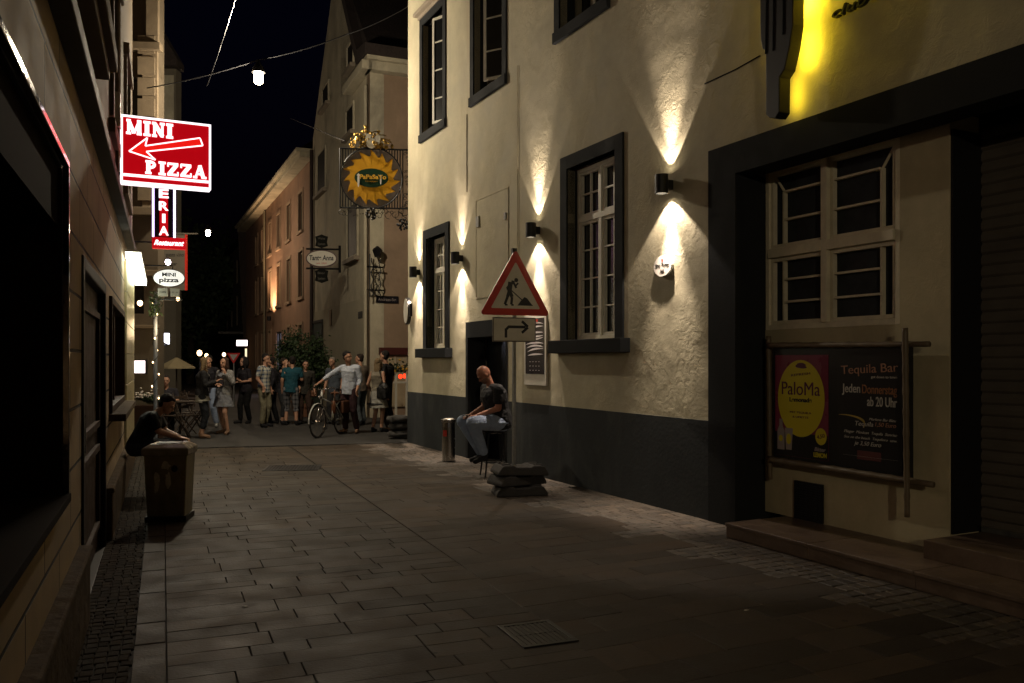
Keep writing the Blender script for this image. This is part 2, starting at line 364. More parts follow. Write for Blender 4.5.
# right field, square to the plastered building
def dmid(xx):      # depth (street side, positive) of the middle joint at facade coordinate xx
    o = RF.w(xx, 0); v = Vector(RF.v)
    # o - v*d = mid0 + midd*t
    A = o.x-mid0.x; B = o.y-mid0.y
    det = v.x*(-midd.y)+midd.x*v.y
    return -(A*midd.y-B*midd.x)/(-(v.x*midd.y-v.y*midd.x)) if abs(det) > 1e-9 else 3
quads = []; tones = []; cobq = []; cobt = []
x = -9.6
while x < 7.2:
    h = random.choice((.19, .23, .28, .34)); a0, a1 = dmid(x), dmid(x+h)
    st = 1.02+random.choice((-.18, 0, .1, .2, -.05)); d = st; edge = st
    while d < min(a0, a1)-.02:
        w = random.uniform(.32, .85); last = min(a0, a1)-(d+w) < .25
        e0, e1 = (a0-.006, a1-.006) if last else (d+w, d+w)
        q = [RF.w(x, -d), RF.w(x+h, -d), RF.w(x+h, -e1), RF.w(x, -e0)]
        if all(cut_end((p.x, p.y)) for p in q): quads.append([(p.x, p.y) for p in q]); tones.append(rt())
        d = d+w
        if last: break
    # cobbles between the slabs and the wall
    rows = 3 if h > .3 else 2; rh = h/rows
    for r in range(rows):
        dd = .0
        while dd < edge-.03:
            w = random.uniform(.09, .15); w = min(w, edge-dd)
            if edge-dd-w < .05: w = edge-dd
            xx = x+r*rh
            j = lambda: random.uniform(-.008, .008)
            q = [RF.w(xx+j(), -dd+j()), RF.w(xx+rh+j(), -dd+j()), RF.w(xx+rh+j(), -dd-w+j()), RF.w(xx+j(), -dd-w+j())]
            if cut_end((q[0].x, q[0].y)): cobq.append([(p.x, p.y) for p in q]); cobt.append(rt(.35))
            dd += w
    x += h
tone_mesh('pavement', quads, tones, M['slab'], inset=.0028)
tone_mesh('cobbles', cobq, cobt, M['cobble'], inset=.005); cobq = []; cobt = []
x = -5.2
while x < 12:
    rh = random.uniform(.075, .1); dd = -.05
    while dd < .26:
        w = random.uniform(.055, .068); j = lambda: random.uniform(-.004, .004)
        w = min(w, .262-dd)
        if w < .02: break
        q = [LF.w(x+j(), -dd+j()), LF.w(x+rh+j(), -dd+j()), LF.w(x+rh+j(), -dd-w+j()), LF.w(x+j(), -dd-w+j())]
        cobq.append([(p.x, p.y) for p in q]); cobt.append(rt(.35)); dd += w
    x += rh
tone_mesh('cobbles', cobq, cobt, M['darkcobble'], inset=.0045)
quads = []; tones = []; x = -5.2
while x < 11.6:
    w = random.uniform(.4, .75); q = [LF.w(x, -.264), LF.w(x+w, -.264), LF.w(x+w, -.428), LF.w(x, -.428)]
    quads.append([(p.x, p.y) for p in q]); tones.append((.8, .8, .78)); x += w
tone_mesh('kerb', quads, tones, M['slab'])
# road kerb
b = nb(); d = (endB-endA).normalized(); n_ = Vector((-d.y, d.x))
for i in range(9):
    p = endA+d*(i*.62-.1); q = p+d*.61
    A = [p, q, q+n_*.14, p+n_*.14]
    lo = [b.verts.new((v.x, v.y, -.012)) for v in A]; hi = [b.verts.new((v.x, v.y, .004)) for v in A]
    b.faces.new(hi); 
    for k in range(4): b.faces.new((lo[k], lo[(k+1) % 4], hi[(k+1) % 4], hi[k]))
struct(obj('kerb', b, M['asphalt']))

# drain covers
def gum_spots(m):
    n = m.node_tree; b = n.nodes['Principled BSDF']; tc = n.nodes['Texture Coordinate']; src = b.inputs['Base Color'].links[0].from_socket
    vo = n.nodes.new('ShaderNodeTexVoronoi'); vo.inputs['Scale'].default_value = 3.2; n.links.new(tc.outputs['Object'], vo.inputs['Vector'])
    mr = n.nodes.new('ShaderNodeMapRange'); mr.inputs[1].default_value = .05; mr.inputs[2].default_value = .075; mr.inputs[3].default_value = .45; mr.inputs[4].default_value = 1; n.links.new(vo.outputs['Distance'], mr.inputs[0])
    mx = n.nodes.new('ShaderNodeVectorMath'); mx.operation = 'SCALE'; n.links.new(src, mx.inputs[0]); n.links.new(mr.outputs[0], mx.inputs['Scale']); n.links.new(mx.outputs[0], b.inputs['Base Color'])
gum_spots(M['slab'])
def grate(label, loc, rz, L, Wd, nx, ny, fr=.03):
    t = thing('drain_cover', label, 'drain cover', loc, rz)
    b = nb(); z = .009
    for (a0, a1, c0, c1) in ((-L/2, L/2, -Wd/2, -Wd/2+fr), (-L/2, L/2, Wd/2-fr, Wd/2), (-L/2, -L/2+fr, -Wd/2+fr, Wd/2-fr), (L/2-fr, L/2, -Wd/2+fr, Wd/2-fr)): bx(b, a0, a1, c0, c1, -.012, z)
    obj('frame', b, M['iron'], t, bevel=.002)
    b = nb(); iw = L-2*fr; s = iw/nx
    for i in range(nx): bx(b, -L/2+fr+i*s+s*.2, -L/2+fr+i*s+s*.8, -Wd/2+fr, Wd/2-fr, -.006, z-.003)
    s = (Wd-2*fr)/ny
    for i in range(1, ny): bx(b, -L/2+fr, L/2-fr, -Wd/2+fr+i*s-.006, -Wd/2+fr+i*s+.006, -.006, z-.002)
    obj('grating', b, M['zinc' if 0 else 'iron'], t)
    box('sump', M['black'], -L/2+.01, L/2-.01, -Wd/2+.01, Wd/2-.01, .0012, .003, t)
    return t
grate('rectangular cast iron mesh drain cover across the paving in the middle of the lane', (at(292, 468, 12.65).x, 12.7, 0), R_(8), .80, .62, 16, 8)
grate('dark slotted gully grate close to the viewer beside the diagonal paving joint', (at(537, 635, 4.98).x, 4.98, 0), R_(22), .34, .42, 9, 2)

# ================================================================== RIGHT BUILDING
RB = thing('plastered_building', 'cream plastered building with dark grey plinth lit by wall lamps', 'building', RF.w(0, 0, 0), RF.a)
W1 = (-8.44, -7.5, 1.83, 3.86); W2 = (-3.22, -2.08, 1.87, 4.1)
U1 = (-8.66, -7.62, 5.86, 7.9); U2 = (-6.26, -5.18, 5.9, 7.95); U3 = (-3.42, -2.35, 5.98, 8.0); U4 = (-.9, .2, 6.0, 8.0); U5 = (1.6, 2.7, 6.0, 8)
DO = (-6.5, -5.02, 0, 2.24); RC = (.03, 6.2, 0, 3.4)
holes = [W1, W2, U1, U2, U3, U4, U5, DO, RC, (-6.62, -5.0, -1, 1.0)]
wall('wall', M['cream'], -9.51, 9, 1.0, 10.5, 0, .4, [W1, W2, U1, U2, U3, U4, U5, DO, RC, (-.4, .03, 0, 3.7), (.03, 9.5, 3.4, 3.7)], RB)
wall('plinth', M['plinth'], -9.515, -.37, 0, 1.0, -.012, .41, [DO], RB)
b = nb(); bx(b, -9.51, -9.1, .4, 12, 0, 10.5); obj('side_wall', b, M['cream'], RB)
b = nb(); prism(b, [(-9.9, 10.5), (9, 10.5), (9, 10.75), (-9.9, 10.75)], -.45, 9); obj('eaves', b, M['roof'], RB)
# dark portal band round the recess
b = nb(); bx(b, -.37, .03, -.025, .395, 0, 3.4); bx(b, -.37, 8.9, -.025, .265, 3.4, 3.7); bx(b, 6.2, 6.6, -.025, .395, 0, 3.4)
obj('portal_frame', b, M['surround'], RB)
box('recess_back_wall', M['black'], .0, 6.6, .75, .8, 0, 3.7, RB)
box('recess_side_wall', M['black'], -.02, .03, .396, .76, 0, 3.4, RB)
box('recess_ceiling', M['black'], .031, 6.2, .27, .75, 3.515, 3.56, RB)
# step
b = nb(); xx = .32
while xx < 7.5:
    w = random.uniform(.75, 1.0); bx(b, xx+.002, xx+w-.002, -.40, .36, .1, .132); bx(b, xx+.002, xx+w-.002, -.385, -.36, .0, .1); xx += w
obj('step', b, M['stepstone'], RB, bevel=.006)
b = nb(); bx(b, 2.07, 6.2, -.0, .69, .132, .27); obj('door_step', b, M['stepstone'], RB, bevel=.006)

def casement(x0, x1, z0, z1, y, parent, m, rows=(3, 2), transom=.3, open_leaf=False, name='window', cols=2):
    w = box(name, M['glass'], x0+.03, x1-.03, y+.045, y+.055, z0+.03, z1-.03, parent)
    b = nb(); rframe(b, x0, x1, z0, z1, .055, y-.02, y+.06); obj('frame', b, m, w, bevel=.004)
    zt = z1-(z1-z0)*transom; xm = (x0+x1)/2
    b = nb(); bx(b, xm-.035, xm+.035, y-.03, y+.04, z0+.055, zt-.035); bx(b, xm-.03, xm+.03, y-.03, y+.04, zt+.035, z1-.055)
    bx(b, x0+.055, x1-.055, y-.035, y+.04, zt-.035, zt+.035)
    obj('mullion', b, m, w, bevel=.004)
    b = nb()
    for (a0, a1) in ((x0+.055, xm-.035), (xm+.035, x1-.055)):
        for (c0, c1, nr) in ((z0+.055, zt-.035, rows[0]), (zt+.035, z1-.055, rows[1])):
            rframe(b, a0+.002, a1-.002, c0+.002, c1-.002, .035, y-.008, y+.035)
            mx = (a0+a1)/2
            bx(b, mx-.01, mx+.01, y, y+.03, c0+.037, c1-.037)
            for k in range(1, nr):
                zz = c0+(c1-c0)*k/nr
                bx(b, a0+.037, mx-.01, y, y+.03, zz-.01, zz+.01); bx(b, mx+.01, a1-.037, y, y+.03, zz-.01, zz+.01)
    obj('sash', b, m, w)
    return w
def surround(x0, x1, z0, z1, w, parent, sill=True, hood=False, sw=.15):
    b = nb(); y0, y1 = -.025, .1
    bx(b, x0-w, x0, y0, y1, z0, z1+w); bx(b, x1, x1+w, y0, y1, z0, z1+w); bx(b, x0, x1, y0, y1, z1, z1+w)
    bx(b, x0, x0+.004, y1, .3, z0, z1); bx(b, x1-.004, x1, y1, .3, z0, z1); bx(b, x0, x1, y1, .3, z1-.004, z1)
    obj('window_surround', b, M['surround'], parent, bevel=.003)
    if sill: b = nb(); bx(b, x0-w-.12, x1+w+.12, -.14, .3, z0-.17, z0-.002); obj('window_sill', b, M['surround'], parent, bevel=.008)
    else: b = nb(); bx(b, x0-w-.005, x1+w+.005, -.05, .3, z0-.15, z0-.002); obj('window_sill', b, M['surround'], parent, bevel=.006)
    if hood: b = nb(); bx(b, x0-w-.04, x1+w+.04, -.05, 0, z1+w+.002, z1+w+.07); bx(b, x0-w-.1, x1+w+.1, -.12, 0, z1+w+.072, z1+w+.14); obj('hood_moulding', b, M['stoneband'], parent, bevel=.01)
for wv in (W1, W2):
    surround(*wv, .17, RB); casement(*wv, .16, RB, M['sash'], rows=(4, 2))
def open_window(x0, x1, z0, z1, y, parent, ang=R_(38)):
    """upper window with one leaf standing ajar"""
    w = box('window', M['glass'], x0+.03, x1-.03, y+.09, y+.1, z0+.03, z1-.03, parent)
    b = nb(); rframe(b, x0, x1, z0, z1, .05, y, y+.08); bx(b, x0+.4, x0+.46, y, y+.08, z0+.05, z1-.05); obj('frame', b, M['olivesash'], w, bevel=.004)
    lw = (x1-x0)*.5; lf = bpy.data.objects.new('leaf', None)
    b = nb(); rframe(b, -lw, 0, z0+.06, z1-.06, .045, 0, .035)
    for k in range(1, 4): zz = z0+(z1-z0)*k/4; bx(b, -lw+.045, -.045, .008, .028, zz-.012, zz+.012)
    o = obj('leaf', b, M['sash'], w); o.location = (x1-.05, y-.02, 0); o.rotation_euler = (0, R_(0), ang)
    b = nb(); bx(b, -lw+.045, -.045, .015, .02, z0+.1, z1-.1); p = obj('pane', b, M['glass'], w); p.location = o.location; p.rotation_euler = o.rotation_euler
for k, wv in enumerate((U1, U2, U3, U4, U5)):
    surround(*wv, .14, RB, sill=False, hood=(k == 0)); open_window(*wv, .22, RB, R_((24, 34, 0, 0, 0)[k]))
# dark doorway
b = nb(); bx(b, DO[0]-.06, DO[0]+.03, -.03, .3, 0, 2.24); bx(b, DO[1]-.03, DO[1]+.0, -.02, .3, 0, 2.24); bx(b, DO[0]+.03, DO[1]-.03, -.04, .3, 1.98, 2.24)
obj('door_frame', b, M['surround'], RB, bevel=.004)
dr = box('door', M['blackgloss'], DO[0]+.03, DO[1]-.03, .31, .35, 0, 1.98, RB)
b = nb(); bx(b, DO[0]+.12, DO[1]-.12, .3, .309, 1.05, 1.85); obj('door_glass', b, M['glass'], dr)
b = nb(); bx(b, DO[0]+.2, DO[0]+.23, .25, .3, .95, 1.15); obj('handle', b, M['bsteel'], dr)
# flush hatch outline with hinge and latch
hx0, hx1, hz0, hz1 = -6.19, -4.98, 2.6, 4.2
b = nb(); rframe(b, hx0, hx1, hz0, hz1, .02, -.012, .02); h = obj('wall_hatch', b, M['cream'], RB, bevel=.003)
box('hatch_panel', M['cream'], hx0+.025, hx1-.025, -.006, .02, hz0+.025, hz1-.025, h)
box('hatch_hinge', M['zinc'], hx0+.05, hx0+.16, -.03, -.007, 3.75, 3.92, h); box('hatch_latch', M['zinc'], hx1-.12, hx1-.06, -.03, -.007, 3.72, 3.82, h)
# thin cable up the wall + plaster ridge
b = nb(); tube(b, [(-4.66, -.012, 2.3), (-4.66, -.012, 3.4), (-4.67, -.012, 5.9)], .006, 6); obj('wall_cable', b, M['cream'], RB)
b = nb(); tube(b, [(-6.55, -.01, 4.4), (-6.55, -.01, 5.68)], .008, 6); obj('wall_cable', b, M['stoneband'], RB)
b = nb(); tube(b, [RF.p(705, 84)[0:1] and (RF.p(705, 84)[0], -.004, RF.p(705, 84)[1]), (RF.p(735, 70)[0], -.004, RF.p(735, 70)[1]), (RF.p(760, 56)[0], -.004, RF.p(760, 56)[1])], .007, 5); obj('wall_cable', b, M['surround'], RB)

# recess infill with window
D = .35
wx0, wx1, wz0, wz1 = -.0, 1.58, 1.90, 3.47
wall('infill_wall', M['infill'], .031, 2.03, .132, 3.51, D, .34, [(wx0-.1, wx1, wz0, 3.6)], RB)
box('infill_end', M['black'], 2.03, 2.05, D+.01, .72, .27, 3.379, RB)
w = box('window', mat('old_glass', (.034, .038, .042), .6, var=.5, vs=5, spec=.12), .05, wx1-.02, D+.08, D+.09, wz0+.02, wz1-.01, RB)
b = nb(); rframe(b, .034, wx1, wz0, wz1, .05, D+.0, D+.1); xm = .79
bx(b, xm-.035, xm+.035, D-.02, D+.08, wz0+.05, wz1-.05); zm = 2.64
bx(b, .084, xm-.035, D-.02, D+.08, zm-.045, zm+.045); bx(b, xm+.035, wx1-.05, D-.02, D+.08, zm-.045, zm+.045)
bx(b, .034, wx1, D-.05, D-.001, zm-.015, zm+.015) if 0 else None
obj('frame', b, M['infillsash'], w, bevel=.005)
b = nb()
for (a0, a1, side) in ((.084, xm-.035, 0), (xm+.035, wx1-.05, 1)):
    for (c0, c1) in ((wz0+.05, zm-.045), (zm+.045, wz1-.05)):
        rframe(b, a0+.002, a1-.002, c0+.002, c1-.002, .035, D+.02, D+.07)
        mx = a0+.16 if side == 0 else a1-.16
        up = c0 > zm; ct = c1-.2 if up else c1-.037; bx(b, mx-.01, mx+.01, D+.03, D+.075, c0+.037, ct)
        L0, L1 = (mx+.012, a1-.037) if side == 0 else (a0+.037, mx-.012)
        for zz in ((ct, (c0+ct)/2) if up else (c0+(c1-c0)/3, c0+(c1-c0)*2/3)): bx(b, L0, L1, D+.03, D+.075, zz-.01, zz+.01)
        if c0 > zm:      # splayed corner bar
            e = a0+.037 if side == 0 else a1-.037
            tube(b, [(mx, D+.05, c1-.2), (e, D+.05, c1-.037)], .012, 6)
obj('sash', b, M['infillsash'], w)
# shutter: ribbed slats
b = nb(); zz = .27
while zz < 3.37:
    pr = [(2.05, zz)]
    vs0 = [(0, .705), (.02, .688), (.055, .686), (.085, .70)]
    for i in range(3):
        (h0, y0), (h1, y1) = vs0[i], vs0[i+1]
        b.faces.new([b.verts.new(p) for p in ((2.05, y0, zz+h0), (6.2, y0, zz+h0), (6.2, y1, zz+h1), (2.05, y1, zz+h1))])
    b.faces.new([b.verts.new(p) for p in ((2.05, .70, zz+.085), (6.2, .70, zz+.085), (6.2, .705, zz+.09), (2.05, .705, zz+.09))]); zz += .09
sh = obj('roller_shutter', b, M['shutter'], RB, recalc=False)
box('bottom_rail', M['zinc'], 2.07, 6.2, .66, .69, .272, .31, sh)
# vent in the infill
vx0, vz1 = RF.p(796, 480, D); vx1, _ = RF.p(824, 480, D)
v = box('vent', M['black'], vx0, vx1, D-.012, D+.01, .135, vz1, RB)
b = nb(); rframe(b, vx0, vx1, .135, vz1, .015, D-.025, D-.013)
k = vz1-.03
while k > .17: bx(b, vx0+.016, vx1-.016, D-.02, D-.013, k-.006, k+.004); k -= .022
for q in range(1, 6): xq = vx0+(vx1-vx0)*q/6; bx(b, xq-.003, xq+.003, D-.024, D-.0205, .15, vz1-.016)
obj('vent_grille', b, M['iron'], v)

# wall lamps
def sconce(x, z, label, pw, first=[None]):
    t = thing('wall_lamp', label, 'wall lamp', RF.w(x, 0, z), RF.a, 'black up and down wall lamps on the cream building')
    b = nb(); lathe(b, [(.062, -.1), (.072, -.1), (.072, .1), (.062, .1), (.062, .0), (.062, -.1)][0:1]+[(.072, -.1), (.072, .1), (.06, .1), (.06, .06)], 24, (0, -.15, 0))
    b.free(); b = nb()
    seg = 24; prof = [(.06, .055), (.06, .1), (.072, .1), (.072, -.1), (.06, -.1), (.06, -.055)]
    rs = [[b.verts.new((r*math.cos(2*math.pi*k/seg), -.13+r*math.sin(2*math.pi*k/seg), zz)) for k in range(seg)] for r, zz in prof]; rings(b, rs, False)
    obj('body', b, M['black'], t, smooth=False)
    b = nb(); bx(b, -.035, .035, -.065, 0, -.05, .05); obj('bracket', b, M['black'], t, bevel=.004)
    for s in (1, -1):
        b = nb(); lathe(b, [(.058, s*.056), (.058, s*.06)], 20, (0, -.13, 0)); obj('lens', b, E_lens, t)
        lamp('SPOT', (0, -.115, s*.103), pw*(.75 if s < 0 else .5), (1, .82, .66), .012, direction=(0, .10, s), spot=98 if s < 0 else 74, blend=.18, parent=t)
        lamp('SPOT', (0, -.12, s*.104), pw*(5.2 if s < 0 else 3.0), (1, .82, .66), .012, direction=(0, .02, s), spot=46, blend=.95, parent=t)
    return t
SC = 85
sconce(RF.p(660, 184, -.15)[0], RF.p(660, 184, -.15)[1], 'black cylinder wall lamp above the small round wall badge', SC)
sconce(RF.p(529.5, 230, -.15)[0], RF.p(529.5, 230, -.15)[1], 'black cylinder wall lamp above the road works sign and band poster', SC*.9)
sconce(RF.p(454, 258, -.15)[0], RF.p(454, 258, -.15)[1], 'black cylinder wall lamp right beside the narrow ground floor window', SC*.8)
sconce(RF.p(412, 272, -.15)[0], RF.p(412, 272, -.15)[1], 'black cylinder wall lamp at the far corner left of the narrow window', SC*.8)

# round badge
dx, dz = RF.p(662.5, 266, -.03)
t = thing('wall_badge', 'small round white enamel badge with red emblem on the lit plaster', 'sign', RF.w(dx, 0, dz), RF.a)
b = nb(); N_ = 32
def disc(b, r, y0, y1, cx=0, cz=0, n=32, rz=None):
    prism(b, [(cx+r*math.cos(2*math.pi*k/n), cz+(rz or r)*math.sin(2*math.pi*k/n)) for k in range(n)], y0, y1)
disc(b, .165, -.03, -.002, rz=.115); obj('badge_disc', b, M['white'], t, bevel=.006)
b = nb(); disc(b, .16, -.0325, -.0305, rz=.111); obj('face', b, mat('badge_face', (.72, .66, .6), .4), t)
b = nb(); disc(b, .014, -.036, -.033, 0, .06, 12, .02); obj('emblem', b, M['red'], t)
text('Dos Toros', M['surround'], t, 0, -.034, .012, .03, .24); text('BAR', M['surround'], t, 0, -.034, -.05, .028, .07, bold=.03)

# poster by the door
px0, pz1 = RF.p(526, 316); px1, _ = RF.p(548, 316); pz0 = 1.26
t = thing('wall_poster', 'tall black and white zebra striped poster in a pale frame beside the doorway', 'poster', RF.w((px0+px1)/2, 0, (pz0+pz1)/2), RF.a)
hw, hh = (px1-px0)/2, (pz1-pz0)/2
b = nb(); bx(b, -hw, hw, -.03, 0, -hh, hh); obj('board', b, M['whiteb'], t, bevel=.004)
b = nb(); bx(b, -hw+.05, hw-.05, -.034, -.031, -hh+.16, hh-.05); pr_ = obj('print', b, mat('print_black', (.012, .008, .01), .25), t)
b = nb(); random.seed(3)
for k in range(9):
    z0_ = hh-.12-k*.052; pts = [(-hw+.1+.03*math.sin(k), z0_-.03), (-.02, z0_+.035*math.cos(k)), (hw-.07, z0_-.01+.02*math.sin(2*k))]
    A = Vector((pts[0][0], 0, pts[0][1])); Bp = Vector((pts[1][0], 0, pts[1][1])); Cp = Vector((pts[2][0], 0, pts[2][1]))
    ps = [A*(1-u)**2+Bp*2*u*(1-u)+Cp*u*u for u in [i/8 for i in range(9)]]
    up = [(p.x, p.z+.012*math.sin(math.pi*i/8)) for i, p in enumerate(ps)]; dn = [(p.x, p.z-.012*math.sin(math.pi*i/8)-.001) for i, p in enumerate(ps)]
    prism(b, dn+up[::-1], -.0365-k*.0003, -.0355)
obj('stripes', b, mat('print_white', (.6, .55, .55), .3), t)
for k in range(3): text(['LIVE MUSIC', 'FRIDAY', 'DJ NIGHT'][k][:99] and '• • • •', mat('print_white', (1,1,1)), t, 0, -.036, -hh+.33-k*.06, .014, .3)
b = nb(); bx(b, -.02, .1, -.038, -.0345, hh-.1, hh-.065); obj('red_strip', b, M['red'], t)

# cactus sign with yellow light behind it
cx_, cz_ = .6, 4.6
t = thing('cactus_sign', 'dark cactus shaped board glowing yellow from behind above the recessed shop front', 'sign', RF.w(.205, 0, 0), RF.a)
out = [(.47,3.80),(.56,3.78),(.62,3.82),(.625,4.12),(.70,4.17),(.775,4.28),(.82,4.45),(.83,4.8),(.84,5.5),(.80,5.66),(.72,5.7),(.66,5.62),(.65,5.2),(.64,6.1),(.58,6.3),(.45,6.36),(.36,6.24),(.33,5.9),(.33,4.6),(.34,4.45),(.37,4.36),(.42,4.33),(.42,3.84)]
out = [(.47+(x-.42)*.8, z-.07*(z < 4.2)) for x, z in out]
b = nb(); prism(b, out, -.24, -.11); obj('board', b, M['black'], t, bevel=.012)
b = nb()
for xs_ in (.44, .53): tube(b, [(xs_+.03, -.243, 4.3), (xs_+.04, -.243, 4.8), (xs_+.03, -.243, 5.4)], .005, 5)
tube(b, [(.68, -.243, 4.4), (.685, -.243, 4.8)], .005, 5); obj('ridge', b, M['surround'], t)
b = nb(); inner = [(.63+(x-.63)*.5, max(4.35, 4.98+(z-4.98)*.88)) for x, z in out]
tube(b, [(x, -.1, z) for x, z in inner], .006, 6, closed=True); obj('led_strip', b, E_yellow, t)
for zz, pw in ((3.95, .7), (4.3, 2.2), (4.75, 4), (5.3, 4.5), (5.9, 4)):
    lamp('AREA', (.60 if zz < 4.2 else .74, -.095, zz), pw, (1, .74, .03), direction=(.15, 1, 0), sx=.12, sy=.3, parent=t)
for k in range(3): box('mounting_bolt', M['zinc'], .5, .53, -.1, 0, 4.5+k*.6, 4.53+k*.6, t)
# letters of the name, dark on the glow
t = thing('wall_lettering', 'dark raised script letters reading club on the yellow lit plaster', 'sign', RF.w(0, 0, 0), RF.a)
cx0, cz0 = RF.p(836, 15)
text('club t', M['black'], t, cx0, -.03, cz0+.0, .085, .50, extrude=.02, align='LEFT', shear=.25)
lamp('AREA', (1.15, -.12, 4.95), 1.4, (1, .74, .03), direction=(0, 1, -.15), sx=.6, sy=.06, parent=t)
b = nb(); tube(b, [(.9, -.11, 4.98), (2.4, -.11, 5.0)], .01, 6); obj('led_strip', b, E_yellow, t)
box('letter_rail', M['black'], .86, 2.5, -.17, -.12, 4.9, 5.06, t)

# bamboo framed notice board with two posters
D2 = .24
def PR(px, py, d=D2): q = RF.p(px, py, d); return q
t = thing('notice_board', 'black poster board held in a bamboo pole frame under the old window', 'notice board', RF.w(0, 0, 0), RF.a)
def pole(name, a, c, r):
    b = nb(); A = Vector(a); Cc = Vector(c); n = 9; pts = []; rr = []
    for i in range(n*4+1):
        u = i/(n*4); pts.append(A+(Cc-A)*u); rr.append(r*(1.18 if i % 4 == 0 and 0 < i < n*4 else 1)*(1-.12*u))
    tube(b, pts, rr, 10); return obj(name, b, M['bamboo'], t, smooth=True)
q = PR(771, 347), PR(932, 344); pole('bamboo_pole', (q[0][0], D2-.03, 1.75), (q[1][0], D2-.03, 1.73), .026)
q = PR(771, 467), PR(936, 496); pole('bamboo_pole', (q[0][0], D2-.03, .67), (q[1][0], D2-.03, .655), .028)
q = PR(767, 334); pole('bamboo_pole', (q[0], D2+.02, 1.84), (q[0]+.02, D2+.02, .47), .026)
q = PR(912, 329); pole('bamboo_pole', (q[0], D2-.08, 1.86), (q[0]+.02, D2-.08, .38), .024)
bx0 = PR(774, 350)[0]; bx1 = PR(909, 350)[0]
box('board', mat('board_black', (.012, .012, .011), .35), bx0, bx1, D2-.005, D2+.05, .66, 1.745, t)
DP = D2+.0
def board_text(s, px0, px1, zz, h, m, par, y): return text(s, m, par, (RF.p(px0, 400, DP)[0]+RF.p(px1, 400, DP)[0])/2, y, zz, h, RF.p(px1, 400, DP)[0]-RF.p(px0, 400, DP)[0])
P1 = thing('event_poster', 'magenta lemonade poster with a big yellow oval on the notice board', 'poster', RF.w(0, 0, 0), RF.a)
def zat(px, py): return RF.p(px, py, DP)[1]
a0 = RF.p(776, 400, DP)[0]; a1 = RF.p(829, 400, DP)[0]
yp = D2-.009
b = nb(); bx(b, a0, a1, yp, yp+.003, .72, zat(800, 355)); obj('sheet', b, mat('poster_magenta', (.22, .028, .07), .3, var=.15), P1)
b = nb(); bx(b, a0+.001, a1-.001, yp-.0015, yp-.0002, .722, .94); obj('sheet_foot', b, mat('poster_black', (.01, .008, .01), .3), P1)
ox = (a0+a1)/2; oz = (zat(802, 360)+zat(802, 437))/2; rz_ = (zat(802, 360)-zat(802, 437))/2
yell = mat('poster_yellow', (.62, .52, .012), .35); mag = mat('poster_ink', (.10, .012, .04), .4)
b = nb(); disc(b, (a1-a0)*.44, yp-.003, yp-.0018, ox, oz, 40, rz_); obj('oval', b, yell, P1)
b = nb(); disc(b, .065, yp-.0045, yp-.0032, a1-.08, .93, 24, .075); obj('price_spot', b, yell, P1)
text('4,50', mag, P1, a1-.08, yp-.0055, .93, .035, .09, rot=.25)
text('PaloMa', mag, P1, ox, yp-.0042, oz+.09, .125, (a1-a0)*.72)
text('Lemonade', M['black'], P1, ox, yp-.0042, oz-.012, .04, (a1-a0)*.42, bold=.03)
text('REFRESH', mag, P1, ox, yp-.0042, oz+.22, .022, (a1-a0)*.36, rot=.1)
text('MIT TEQUILA', mag, P1, ox, yp-.0042, oz-.13, .018, (a1-a0)*.4); text('& LIMETTE', mag, P1, ox, yp-.0042, oz-.17, .018, (a1-a0)*.3)
b = nb()
for an in (0, .5, 1.0, 1.6): disc(b, .05, yp-.0045-an*.0002, yp-.0035, ox+.03*math.cos(an+.4), oz+.285+.025*math.sin(an*1.7), 10, .012+.004*an)
obj('agave_emblem', b, mag, P1)
lt = mat('poster_pale', (.33, .28, .27), .4)
b = nb(); xb = a0+.08
prism(b, [(xb-.045, .775), (xb+.045, .775), (xb+.045, .95), (xb+.02, 1.0), (xb+.02, 1.06), (xb-.02, 1.06), (xb-.02, 1.0), (xb-.045, .95)], yp-.006, yp-.0045)
obj('bottle_print', b, lt, P1)
b = nb(); prism(b, [(xb+.065, .78), (xb+.135, .78), (xb+.15, .98), (xb+.05, .98)], yp-.006, yp-.0045); obj('glass_print', b, lt, P1)
b = nb(); disc(b, .03, yp-.0075, yp-.0062, xb+.1, .88, 20, .05); disc(b, .025, yp-.0075, yp-.0062, xb, .88, 20, .03); obj('drink_print', b, yell, P1)
text('Bitter', lt, P1, a1-.09, yp-.0035, .815, .035, .13, shear=.2, bold=.02); text('LEMON', yell, P1, a1-.09, yp-.0035, .765, .04, .15, bold=.03)
P2 = thing('event_poster', 'black poster announcing the tequila bar every Thursday on the notice board', 'poster', RF.w(0, 0, 0), RF.a)
a0 = RF.p(838, 400, DP)[0]; a1 = RF.p(903, 400, DP)[0]
b = nb(); bx(b, a0, a1, yp, yp+.003, .70, 1.695); obj('sheet', b, mat('poster_dark', (.016, .014, .014), .28), P2)
yy = yp-.0015
tq = mat('ink_copper', (.33, .16, .09), .5); wh = mat('ink_white', (.42, .39, .34), .5); orr = mat('ink_orange', (.26, .10, .03), .5)
def T2(s, x0, x1, y, h, m, **k):   # pixels of the poster measured in the photo
    X0 = RF.p(x0, y, DP)[0]; X1 = RF.p(x1, y, DP)[0]; Z = RF.p((x0+x1)/2, y, DP)[1]
    return text(s, m, P2, (X0+X1)/2, yy, Z, h, X1-X0, **k)
T2('Tequila Bar', 842, 899, 370, .075, tq, rot=.05); T2('get down to town', 872, 898, 377.5, .022, wh)
T2('Jeden', 843, 861, 389.5, .075, wh, bold=.01); T2('Donnerstag', 863, 898, 391, .075, orr, bold=.01); T2('ab 20 Uhr', 868, 898, 402, .08, wh, bold=.01)
T2('Marlene Bar Bieu', 870, 897, 420, .022, wh, shear=.3); T2('Tequila', 856, 874, 424.5, .04, wh, shear=.2); T2('1,50 Euro', 876, 897, 425.5, .035, tq, shear=.2)
